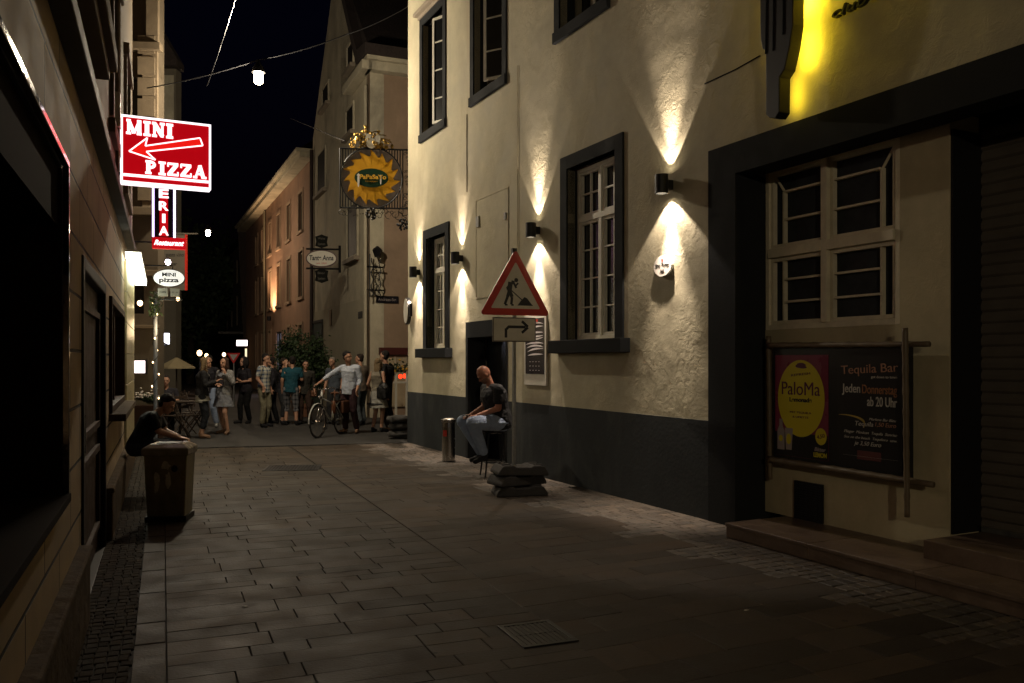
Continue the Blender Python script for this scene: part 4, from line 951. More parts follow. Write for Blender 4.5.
# pink terrace
c1 = at(312, 361, 33.2); PK = Plane((c1.x, 33.2), (.449, -1))
T = thing('pink_terrace', 'long pink rendered row house receding down the lane with lit upper windows', 'building', (c1.x, 33.2, 0), PK.a)
def PP(px, py): return PK.p(px, py)
xe = PP(246, 361)[0]; wins = []
cols_u = [250.5, 259, 267.5, 277, 287, 298, 306]
zu = (4.35, 6.0); z2 = (6.75, 8.3)
cols = [-21.5, -18.6, -15.7, -12.8, -9.9, -7.0, -4.1, -1.4]
cols = [PP(px, 300)[0] for px in (257, 263, 270, 279, 289, 301)]
for cxx in cols: wins += [(cxx-.48, cxx+.48, 4.25, 6.15), (cxx-.45, cxx+.45, 7.0, 8.6)]
gw = [(cxx-.4, cxx+.4, 1.2, 3.1) for cxx in cols if abs(cxx-cols[3]) > .1]; shopw = (cols[3]-.9, cols[3]+.7, 1.0, 3.0)
wall('wall', M['pink'], xe, 0, 0, 9.7, 0, .35, wins+gw+[shopw], T)
for (a, c, z0_, z1_) in wins+gw:
    lit = abs((a+c)/2-cols[2]) < .1 and z0_ > 4 and z0_ < 5 or abs((a+c)/2-cols[3]) < .1 and 4 < z0_ < 5
    w = box('window', E_win if lit else M['farglass'], a, c, .15, .17, z0_, z1_, T)
    b = nb(); rframe(b, a, c, z0_, z1_, .07, .08, .149); bx(b, (a+c)/2-.03, (a+c)/2+.03, .09, .14, z0_+.07, z1_-.07); obj('frame', b, M['olivesash'], w)
    b = nb(); bx(b, a-.12, a, -.04, .05, z0_, z1_+.12); bx(b, c, c+.12, -.04, .05, z0_, z1_+.12); bx(b, a, c, -.04, .05, z1_, z1_+.12); bx(b, a-.18, c+.18, -.1, .05, z0_-.12, z0_-.002); obj('window_surround', b, M['tan'], w)
w = box('shop_window', E_shop, shopw[0], shopw[1], .15, .17, shopw[2], shopw[3], T); b = nb(); rframe(b, *shopw, .08, .05, .149); bx(b, (shopw[0]+shopw[1])/2-.25, (shopw[0]+shopw[1])/2+.1, .05, .149, 1.08, 2.92); obj('frame', b, M['iron'], w)
b = nb(); bx(b, xe-.2, .2, -.5, 0, 9.5, 9.7); bx(b, xe-.2, .2, -.65, 0, 9.7, 9.85); obj('eaves', b, M['creamb'], T, bevel=.03)
b = nb(); vs = [(xe, -.5, 9.85), (0, -.5, 9.85), (0, 4.5, 13.5), (xe, 4.5, 13.5)]; b.faces.new([b.verts.new(v) for v in vs]); vs = [(xe, -.5, 9.85), (xe, 4.5, 13.5), (xe, 4.5, 0), (xe, 0, 0)]; b.faces.new([b.verts.new(v) for v in vs]); obj('roof', b, M['roof'], T, recalc=False)
b = nb(); tube(b, [(cols[2]-1.3, -.1, 0), (cols[2]-1.3, -.1, 9.4)], .06, 6); obj('downpipe', b, M['olivesash'], T)
# next house down the lane, dim
x2 = xe; T2_ = thing('end_house', 'dim grey house at the far end of the lane beyond the pink row', 'building', (c1.x, 33.2, 0), PK.a)
e2 = x2-22; cc = [x2-2-3.2*i for i in range(6)]; wv = [(c-.45, c+.45, z0_, z1_) for c in cc for z0_, z1_ in ((4.0, 6.0), (6.8, 8.4))]
wall('wall', M['greyb'], e2, x2-.02, 0, 9.2, .05, .35, wv, T2_)
for h_ in wv: box('window', M['farglass'], h_[0], h_[1], .2, .22, h_[2], h_[3], T2_)
b = nb(); vs = [(e2, -.4, 9.2), (x2-.02, -.4, 9.2), (x2-.02, 4.5, 12.5), (e2, 4.5, 12.5)]; b.faces.new([b.verts.new(v) for v in vs]); obj('roof', b, M['roof'], T2_, recalc=False)
b = nb(); bx(b, e2, x2-.1, -1.6, .05, 3.25, 3.4); obj('canopy', b, M['iron'], T2_)
def bg_sign(name, label, px0, px1, py0, py1, Y, m, cat='sign', txt=None):
    p = at(px0, py1, Y); q = at(px1, py0, Y); t = thing(name, label, cat, p, 0)
    b = nb(); bx(b, 0, q.x-p.x, 0, .15, 0, q.z-p.z); obj('box', b, M['iron'], t); b = nb(); bx(b, .03, q.x-p.x-.03, -.01, -.001, .03, q.z-p.z-.03); obj('face', b, m, t)
    if txt: text(txt, M['red'], t, (q.x-p.x)/2, -.015, (q.z-p.z)/2, (q.z-p.z)*.4, (q.x-p.x)*.7)
    return t
bg_sign('shop_light_sign', 'white lit rectangular shop sign above the far pavement', 236, 248, 339.5, 346.5, 42, E_menu, txt='Grill')
bg_sign('lit_doorway_sign', 'tall narrow lit panel under the white shop sign', 244.5, 247.5, 348, 362, 43, emat('door_lit', (1, .8, .5), 1.2))

# yield sign
Yy = 30; p = at(233.5, 357, Yy); t = thing('yield_sign', 'red bordered triangular give way sign standing in the distance', 'road sign', (p.x, Yy, 0))
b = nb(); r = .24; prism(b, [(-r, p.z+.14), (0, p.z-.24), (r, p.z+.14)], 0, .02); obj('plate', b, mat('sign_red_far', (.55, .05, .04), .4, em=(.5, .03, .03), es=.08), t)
b = nb(); prism(b, [(-r*.6, p.z+.09), (0, p.z-.13), (r*.6, p.z+.09)], -.006, -.001); obj('field', b, M['white'], t)
b = nb(); tube(b, [(0, .03, 0), (0, .03, p.z+.1)], .03, 8); obj('post', b, M['zinc'], t)
# far lamps
far = [(199.5, 353, 38, .11, 'brightest distant street lamp left above the blonde woman'), (206.5, 355.5, 44, .09, 'dimmer distant street lamp close right of the brightest one'), (224, 354.5, 50, .10, 'distant street lamp behind the woman in the pale dress')]
for px, py, Y, r, lb in far:
    p = at(px, py, Y); t = thing('street_lamp', lb, 'street lamp', (p.x, Y, 0), 0, 'distant street lamps')
    b = nb(); ell(b, (0, 0, p.z), (r, r, r*1.2), 12, 8); obj('globe', b, E_warm, t, smooth=True)
    b = nb(); tube(b, [(0, 0, 0), (0, 0, p.z-r)], [.05, .03], 8); obj('post', b, M['iron'], t)

# ================================================================== STREET LAMPS ON CABLES
def hang_lamp(label, loc, pw, r=.13, col=(1, .78, .5)):
    t = thing('hanging_lamp', label, 'street lamp', loc, 0, 'street lamps hung over the lane on wires')
    b = nb(); lathe(b, [(.06, -.13), (.085, -.09), (.085, .08), (.07, .1)], 18); obj('bulb', b, E_bulb, t, smooth=True)
    b = nb(); lathe(b, [(.13, .08), (.11, .17), (.05, .26), (.02, .34)], 18); obj('hood', b, M['iron'], t)
    lamp('POINT', (0, 0, -.28), pw, col, .1, parent=t); return t
LA = at(258.5, 77, 16.5); LB2 = at(208, 232.5, 36)
hang_lamp('near street lamp glowing white on the wire high over the lane', LA, 820, col=(1, .85, .63))
hang_lamp('far street lamp glowing pinkish white low against the dark sky', LB2, 260, col=(1, .75, .5))
def wire(label, pts, r=.008, sag=.15):
    P = [Vector(p) for p in pts]; out = []
    for i in range(len(P)-1):
        for k in range(12):
            u = k/12; v = P[i].lerp(P[i+1], u); v.z -= sag*4*u*(1-u); out.append(v)
    out.append(P[-1]); b = nb(); tube(b, out, r, 5); return tag(obj('overhead_wire', b, M['iron'], None), label, 'wire')
top = LA+Vector((0, 0, .33))
wire('thin wire carrying the near street lamp across the lane between the houses', [at(147, 88, 16.8), top, at(345, 35, 16.8), RF.w(-9.5, .05, CH+357/F*16.7)], .012, .05)
wire('thin slanting wire in the dark sky left of the near street lamp', [at(207, 86, 17), at(221, 45, 16), at(237, -6, 14)], .009, .02)
wire('short dark wire running from the pink row to the sun sign', [at(290, 118, 31), at(345, 141, 17.2)], .012, .0)

# added lamp out of view behind the viewer, brightens the recess and posters
t = hang_lamp('added unseen lamp behind the viewer brightening the right front', Vector((.8, -13, 5.6)), 980, col=(1, .82, .56))

# wall light of the pink row that brightens its upper floor
q = PK.w(cols[2]+.6, -.9, 5.0); t = thing('wall_uplight', 'small uplight throwing warm light up the pink row below its lit windows', 'wall lamp', PK.w(cols[2]+1.4, -.25, 3.7), PK.a)
b = nb(); lathe(b, [(.05, -.12), (.09, -.1), (.1, .1), (.08, .1), (.07, 0), (.03, 0)], 16); obj('body', b, M['iron'], t)
lamp('SPOT', (0, -.75, .12), 900, (1, .62, .34), .04, direction=(0, .5, 1), spot=110, blend=.6, parent=t)

# ================================================================== SIGNS HANGING AT THE CORNER
Ys = 16.9; cs = at(371.5, 178, Ys)
t = thing('sun_sign', 'round hanging sign with a yellow sun in a black iron grille frame', 'sign', cs, R_(6))
k_ = Ys/F; Rr = 30.5*k_
b = nb(); tube(b, [(Rr*math.cos(a), 0, Rr*math.sin(a)) for a in [i*math.pi/24 for i in range(48)]], .016, 6, closed=True)
L0, L1, Tt, Bt = -31*k_, 38*k_, 29*k_, -30*k_
for zz in (Tt, Bt): tube(b, [(L0, 0, zz), (L1, 0, zz)], .018, 6)
for xx in (L0, L1): tube(b, [(xx, 0, Bt), (xx, 0, Tt)], .018, 6)
for i in range(24):
    xx = L0+(L1-L0)*i/23*.9
    if abs(xx) < Rr*.999: zc = math.sqrt(Rr*Rr-xx*xx)
    else: zc = 0
    if zc < Tt*.97:
        tube(b, [(xx, 0, zc), (xx, 0, Tt)], .012, 5); tube(b, [(xx, 0, -zc), (xx, 0, Bt)], .012, 5)
obj('grille', b, M['iron'], t)
b = nb(); disc(b, Rr*.97, .008, .02, n=48); obj('backing', b, mat('sign_back', (.17, .145, .13), .5, var=.2, vs=6), t)
b = nb(); n = 15; poly = []
for i in range(n):
    a = 2*math.pi*i/n; ro = Rr*.92*(1+.04*math.sin(i*2.3)); ri = Rr*.70
    poly += [(ri*math.cos(a), ri*math.sin(a)), ((ri+ro)/2*math.cos(a+.20), (ri+ro)/2*math.sin(a+.20)), (ro*math.cos(a+.34), ro*math.sin(a+.34)), ((ri*1.1)*math.cos(a+.28), (ri*1.1)*math.sin(a+.28))]
cv = b.verts.new((0, -.004, 0)); pv = [b.verts.new((x, -.004, z)) for x, z in poly]
for i in range(len(pv)): b.faces.new((cv, pv[(i+1) % len(pv)], pv[i]))
r_ = bmesh.ops.extrude_face_region(b, geom=b.faces[:]); bmesh.ops.translate(b, vec=(0, .01, 0), verts=[v for v in r_['geom'] if isinstance(v, bmesh.types.BMVert)])
obj('sun', b, M['sun'], t)
b = nb(); disc(b, Rr*.55, -.012, -.0045, 0, 0, 40, Rr*.31); obj('oval', b, M['green'], t)
text('PaPaSaYo', mat('sun_letter', (.75, .45, .05), .5), t, .03, -.016, .02, .085, Rr*.86, bold=.03); text('RESTAURANT', M['sun'], t, .0, -.016, -.07, .02, Rr*.4)
b = nb()
for (xa, za, s) in ((-Rr*.42, -.05, 1), (Rr*.30, -.03, .7)): disc(b, .022*s, -.017, -.0135, xa, za, 14, .14*s); disc(b, .03*s, -.0175, -.0135, xa, za+.1*s, 12, .025*s)
obj('bird_figure', b, M['white'], t)
b = nb(); random.seed(21)
for i in range(130):
    a = random.uniform(0, math.pi); r = random.uniform(.06, 1)**.6; c = (r*.47*math.cos(a)*random.uniform(.6, 1), random.uniform(-.06, .06), Tt+.0+r*.52*math.sin(a)*random.uniform(.5, 1)); s = random.uniform(.014, .035); ell(b, c, (s, s, s*1.2), 7, 5)
for i in range(6):
    a0 = .3+i*.5; tube(b, [((.42-.02*j)*math.cos(a0+.12*j), 0, Tt+.03+(.34-.02*j)*math.sin(a0+.12*j)) for j in range(6)], .011, 5)
obj('gilded_crest', b, M['gold'], t)
b = nb(); disc(b, .10, -.06, -.04, 0, Tt+.1, 16, .1); disc(b, .05, -.06, -.045, .13, Tt+.2, 12, .08); disc(b, .05, -.06, -.045, -.06, Tt+.22, 12, .07); obj('crest_shields', b, M['whiteb'], t)
b = nb(); xs0, xs1 = Rr*1.02, L1
random.seed(4)
for i in range(46):
    c = (random.uniform(xs0+.03, xs1+.1), 0, random.uniform(Bt, Tt)); rr = random.uniform(.02, .05); tube(b, [(c[0]+rr*math.cos(a)*(1-a/9), 0, c[2]+rr*math.sin(a)*(1-a/9)) for a in [j*.8 for j in range(8)]], .006, 4)
for i in range(22):
    xx = L0+.02+i*(L1-L0)/22; rr = random.uniform(.025, .07); zc = Bt-.06-random.uniform(0, .1); tube(b, [(xx+rr*math.cos(a)*(1-a/9), 0, zc+rr*math.sin(a)*(1-a/9)) for a in [j*.8+i for j in range(8)]], .006, 4)
obj('scrollwork', b, M['iron'], t)
b = nb()
for (gx, gz) in ((.0, Bt-.1), (.62, Bt-.3)):
    for i in range(46): a = random.random()*6.28; r = random.random()**.5*.11*(1-.2*math.sin(a)); ell(b, (gx+r*math.cos(a), random.uniform(-.03, .03), gz+r*math.sin(a)), (.022, .022, .024), 6, 5)
obj('grape_cluster', b, M['iron'], t)
b = nb(); tube(b, [(L1, 0, Tt), (L1+.5, 0.1, Tt)], .02, 6); tube(b, [(L1, 0, Bt), (L1+.5, .1, Bt)], .02, 6); obj('bracket', b, M['iron'], t)

Yt = 25.2; cs = at(321.5, 258.5, Yt); k_ = Yt/F
t = thing('tavern_sign', 'white scalloped oval tavern sign between dark shields on an iron bracket', 'sign', cs, R_(4))
b = nb(); disc(b, 15.5*k_, 0, .03, 0, 0, 40, 9*k_); obj('rim', b, mat('rust_rim', (.06, .02, .015), .5), t); b = nb(); disc(b, 14.3*k_, -.006, -.001, 0, 0, 40, 7.6*k_); obj('face', b, M['whiteb'], t)
text('Tante Anna', M['iron'], t, 0, -.01, .02, 5*k_, 24*k_, bold=.03, shear=.1); text('seit 1820', M['red'], t, 0, -.01, -.14, .05, .3)
b = nb(); 
for zz in (9.5*k_, -10*k_): tube(b, [(-15*k_, 0, zz), (18*k_, 0, zz-.01)], .03, 6)
tube(b, [(18*k_, 0, -14*k_), (18*k_, 0, 13*k_)], .04, 6); obj('bracket', b, M['iron'], t)
def shield(cz, s): return [(-s, cz+s*.8), (-s*.5, cz+s*.95), (0, cz+s*1.15), (s*.5, cz+s*.95), (s, cz+s*.8), (s*.85, cz), (s, cz-s*.7), (0, cz-s*1.05), (-s, cz-s*.7), (-s*.85, cz)]
for cz, s, tx in ((17*k_, 6.2*k_, 'Weine'), (-17.5*k_, 6.6*k_, 'Bier')):
    b = nb(); prism(b, shield(cz, s), 0, .05); q = obj('shield', b, mat('shield_dark', (.012, .012, .01), .9, spec=.05), t); 
    for j in (0, 1): text((tx, 'Speisen')[j], mat('shield_ink', (.10, .09, .07), .6), q, 0, -.004, cz+.09-j*.17, .07, s*1.1)

# disc at the corner of the plastered building, seen edge-on
q = RF.w(RF.p(407.5, 311, -.12)[0], -.12, RF.p(407.5, 311, -.12)[1]); t = thing('round_corner_sign', 'round white disc sign seen edge on at the corner of the cream building', 'sign', q, RF.a-R_(9))
b = nb(); disc(b, .26, -.03, .03, n=32); obj('disc', b, M['iron'], t); b = nb(); disc(b, .235, -.038, -.031, n=32); disc(b, .235, .031, .038, n=32); obj('face', b, M['whiteb'], t)
b = nb(); bx(b, .2, .4, -.02, .02, -.12, .12); obj('bracket', b, M['iron'], t)

# ================================================================== ROAD WORKS SIGN
Yr = 10.25; p = at(515, 361, Yr); ra = R_(24)
t = thing('road_works_sign', 'triangular red bordered road works sign with a right turn arrow plate on a pole', 'road sign', (p.x, Yr, 0), ra)
def rtri(b, s, cz, y0, y1, rad):
    H_ = s*.866; vs = [Vector((-s/2, cz-H_/3)), Vector((s/2, cz-H_/3)), Vector((0, cz+H_*2/3))]; poly = []
    c = Vector((0, cz))
    for i, v in enumerate(vs):
        d = (c-v).normalized(); o = v+d*rad*2; a0 = math.atan2(-d.y, -d.x)
        for k in range(7): a = a0-R_(60)+k*R_(20); poly.append((o.x+rad*math.cos(a), o.y+rad*math.sin(a)))
    prism(b, poly, y0, y1)
S_ = .93; zb = 2.15; cz = zb+S_*.866/3
b = nb(); rtri(b, S_, cz, -.02, .0, .035); obj('triangle_plate', b, M['red'], t, bevel=.002)
b = nb(); rtri(b, S_*.70, cz, -.024, -.021, .012); obj('field', b, M['whiteb'], t)
# digging man pictogram
b = nb(); y1 = -.0245; dd = [0]
def st(p, q, w): dd[0] += .0003; seg2(b, (p[0], cz+p[1]), (q[0], cz+q[1]), w, y1, .001+dd[0])
disc(b, .026, y1-.0012, y1, .005, cz+.155, 14)
st((-.06, .13), (-.02, .12), .045); st((-.07, .13), (-.085, .02), .06); st((-.085, .03), (-.05, -.05), .045); st((-.05, -.05), (-.06, -.14), .032); st((-.085, .03), (-.11, -.05), .04); st((-.11, -.05), (-.145, -.14), .032)
st((-.03, .125), (.005, .06), .026); st((-.09, .09), (-.12, .05), .024); st((-.12, .05), (-.07, .03), .022); st((.03, .12), (-.01, .08), .02)
st((-.11, .07), (.09, -.09), .012); st((-.145, -.145), (-.11, -.145), .02); st((-.06, -.145), (-.03, -.145), .02)
prism(b, [(.02, cz-.15), (.23, cz-.15), (.20, cz-.12), (.15, cz-.06), (.115, cz-.045), (.06, cz-.10)], y1-.0008, y1)
obj('digging_figure', b, M['black'], t)
b = nb(); bx(b, -.30, .27, -.02, 0, 1.83, 2.125); obj('arrow_plate', b, mat('plate_edge', (.12, .1, .08), .5), t, bevel=.004)
b = nb(); bx(b, -.285, .255, -.024, -.021, 1.845, 2.11); obj('arrow_field', b, M['whiteb'], t)
b = nb(); dd = [0]; cz = 1.98
st((-.13, -.10), (-.13, .01), .034); st((-.125, -.0), (-.09, .035), .032); st((-.10, .03), (.13, .03), .034); st((.16, .033), (.08, .10), .032); st((.16, .027), (.08, -.04), .032); obj('arrow', b, M['black'], t)
b = nb(); bx(b, -.022, .018, .004, .044, .24, 2.95); obj('pole', b, M['zinc'], t, bevel=.004)
b = nb(); bx(b, -.03, .026, .0, .05, 2.86, 2.96); obj('cap', b, M['black'], t)
b = nb(); bx(b, -.04, .036, .0, .055, 2.3, 2.34); bx(b, -.04, .036, .0, .055, 1.95, 1.99); obj('clamp', b, M['zinc'], t)
# footplates
def footplate(label, loc, rz, tilt=0):
    t = thing('rubber_footplate', label, 'sign base', loc, rz, 'stacked rubber footplates'); t.rotation_euler = (0, tilt, rz)
    b = nb(); L, Wd, H_ = .31, .19, .118
    pr = [(-L, 0), (L, 0), (L, .035), (L-.05, H_-.01), (L-.1, H_), (.12, H_), (.09, H_-.02), (-.09, H_-.02), (-.12, H_), (-L+.1, H_), (-L+.05, H_-.01), (-L, .035)]
    prism(b, pr, -Wd, Wd); obj('slab', b, M['rubber'], t, bevel=.012)
    b = nb()
    for sx in (-1, 1):
        bx(b, sx*.2-.05, sx*.2+.05, -.12, -.07, H_, H_+.012); bx(b, sx*.2-.05, sx*.2+.05, .07, .12, H_, H_+.012)
    obj('grip', b, M['rubber'], t, bevel=.004)
    return t
fx = p.x+.02
footplate('lowest of three black rubber footplates under the road works sign', (fx+.03, Yr-.04, 0), R_(12))
footplate('middle of three black rubber footplates under the road works sign', (fx+.0, Yr+.0, .121), R_(30))
footplate('topmost of three black rubber footplates under the road works sign', (fx+.03, Yr-.02, .242), R_(17), R_(2))

# ================================================================== ASHTRAY BIN
q = at(448.5, 361, 13.6); t = thing('ashtray_bin', 'tall polished steel cylinder ashtray bin against the grey plinth', 'bin', (q.x, 13.6, 0), R_(-20))
b = nb(); lathe(b, [(.1, .0), (.105, .01), (.105, .62), (.1, .625)], 32); obj('body', b, M['bsteel'], t, smooth=False)
b = nb(); lathe(b, [(.112, .625), (.118, .64), (.118, .665), (.10, .675), (.03, .665)], 32); obj('top', b, M['bsteel'], t)
b = nb(); lathe(b, [(.08, .676), (.08, .68)], 20); obj('sand', b, M['paper'], t)
b = nb(); 
for i in range(5):
    a0 = R_(-120+i*8); a1 = R_(-120+(i+1)*8); b.faces.new([b.verts.new(v) for v in ((.107*math.cos(a0), .107*math.sin(a0), .40), (.107*math.cos(a1), .107*math.sin(a1), .40), (.107*math.cos(a1), .107*math.sin(a1), .50), (.107*math.cos(a0), .107*math.sin(a0), .50))])
obj('sticker', b, M['red'], t, recalc=False)
b = nb(); lathe(b, [(.11, 0), (.11, .012)], 24); obj('foot', b, M['black'], t)

# ================================================================== GREY CABINET
bc = at(170, 361, 8.62); t = thing('waste_bin', 'scuffed grey green box bin with torn stickers and shiny lid at the kerb', 'bin', (bc.x, 8.62, 0), R_(8)); t.scale = (.88, .88, 1)
w_ = .22
b = nb()
rs = []
for (hw_, z_) in ((.205, .0), (.205, .06), (.235, .70)):
    rs.append([b.verts.new(v) for v in ((-hw_, -hw_*.9, z_), (hw_, -hw_*.9, z_), (hw_, hw_*.9, z_), (-hw_, hw_*.9, z_))])
rings(b, rs); obj('body', b, M['cab'], t, bevel=.01)
b = nb(); rframe(b, -.23, .23, .66, .72, .02, -.235, .235); b.free()
b = nb(); rs = [[b.verts.new(v) for v in ((-h, -h*.92, z_), (h, -h*.92, z_), (h, h*.92, z_), (-h, h*.92, z_))] for h, z_ in ((.25, .66), (.255, .675), (.255, .725), (.24, .74), (.17, .775), (.15, .77))]
rings(b, rs); obj('lid', b, M['cabtop'], t, bevel=.006)
b = nb(); bx(b, -.12, .12, -.10, .10, .7705, .776); obj('lid_opening', b, M['black'], t)
b = nb(); bx(b, -.225, .225, -.21, .21, -.004, .055); obj('base', b, M['black'], t, bevel=.006)
b = nb(); random.seed(8)
for (cx2, cz2, sx_, sz_) in ((-.09, .42, .045, .10), (.03, .42, .035, .09), (.0, .56, .06, .045), (-.10, .33, .03, .05)):
    n = 13; pts = [(cx2+sx_*math.cos(2*math.pi*k/n)*random.uniform(.6, 1.15), cz2+sz_*math.sin(2*math.pi*k/n)*random.uniform(.6, 1.15)) for k in range(n)]
    ly = lambda z: -(.205+(z-.06)*.03/.64)*.9-.003
    vs = [b.verts.new((x, ly(z), z)) for x, z in pts]; b.faces.new(vs)
obj('torn_sticker', b, M['paper'], t, recalc=False)
b = nb(); prism(b, [(.10+.034*math.cos(a), .53+.034*math.sin(a)) for a in [i*.4 for i in range(16)]], -.214, -.2); obj('lock', b, M['black'], t)
b = nb(); vs = [b.verts.new(v) for v in ((.16, -.2045, .40), (.21, -.2045, .42), (.212, -.2085, .52), (.17, -.2085, .50))]; b.faces.new(vs); obj('sticker', b, mat('yellow_sticker', (.3, .24, .03), .6, var=.5, vs=40), t, recalc=False)

# ================================================================== PEOPLE
def capsule(b, A, Bq, ra, rb, seg=12):
    A = Vector(A); Bq = Vector(Bq); t = (Bq-A).normalized(); pts = []; rr = []
    for a in (80, 55, 28): pts.append(A-t*ra*math.sin(R_(a))); rr.append(ra*math.cos(R_(a)))
    pts += [A, A.lerp(Bq, .5), Bq]; rr += [ra, (ra+rb)/2, rb]
    for a in (28, 55, 80): pts.append(Bq+t*rb*math.sin(R_(a))); rr.append(rb*math.cos(R_(a)))
    s, u = frame_of(t); rs = []
    for p, r in zip(pts, rr): rs.append([b.verts.new(p+s*r*math.cos(2*math.pi*k/seg)+u*r*math.sin(2*math.pi*k/seg)) for k in range(seg)])
    rings(b, rs)
def flatcyl(b, pts, rr, lat=None, ab=None, seg=16):
    """lofted tube with elliptic rings: rr list of (a,b), lat lateral axis"""
    rs = []; pts = [Vector(p) for p in pts]; n = len(pts)
    for i, p in enumerate(pts):
        t = (pts[min(i+1, n-1)]-pts[max(i-1, 0)]).normalized()
        l = Vector(lat) if lat else frame_of(t)[0]; l = (l-t*l.dot(t)).normalized(); f = t.cross(l).normalized()
        a_, b_ = rr[i]; rs.append([b.verts.new(p+l*a_*math.cos(2*math.pi*k/seg)+f*b_*math.sin(2*math.pi*k/seg)) for k in range(seg)])
    rings(b, rs)
def remesh(b, name, m, parent, vox=.009, smooth=3, disp=0):
    bmesh.ops.recalc_face_normals(b, faces=b.faces)
    me = bpy.data.meshes.new('tmp'); b.to_mesh(me); b.free(); o = bpy.data.objects.new('tmp', me); C.objects.link(o)
    r = o.modifiers.new('r', 'REMESH'); r.mode = 'VOXEL'; r.voxel_size = vox
    s = o.modifiers.new('s', 'SMOOTH'); s.factor = .5; s.iterations = smooth
    bpy.context.view_layer.update()
    me2 = bpy.data.meshes.new_from_object(o.evaluated_get(bpy.context.evaluated_depsgraph_get())); bpy.data.objects.remove(o); bpy.data.meshes.remove(me)
    me2.name = name; me2.materials.clear(); me2.materials.append(m)
    for p in me2.polygons: p.use_smooth = True
    q = bpy.data.objects.new(name, me2); C.objects.link(q)
    if parent: q.parent = parent
    return q
V3 = Vector
def fabric(name, col, rough=.85):
    if name in MATS: return MATS[name]
    return mat(name, tuple(c*.6 for c in col), rough, var=.18, vs=14, bump=.9, bs=14)

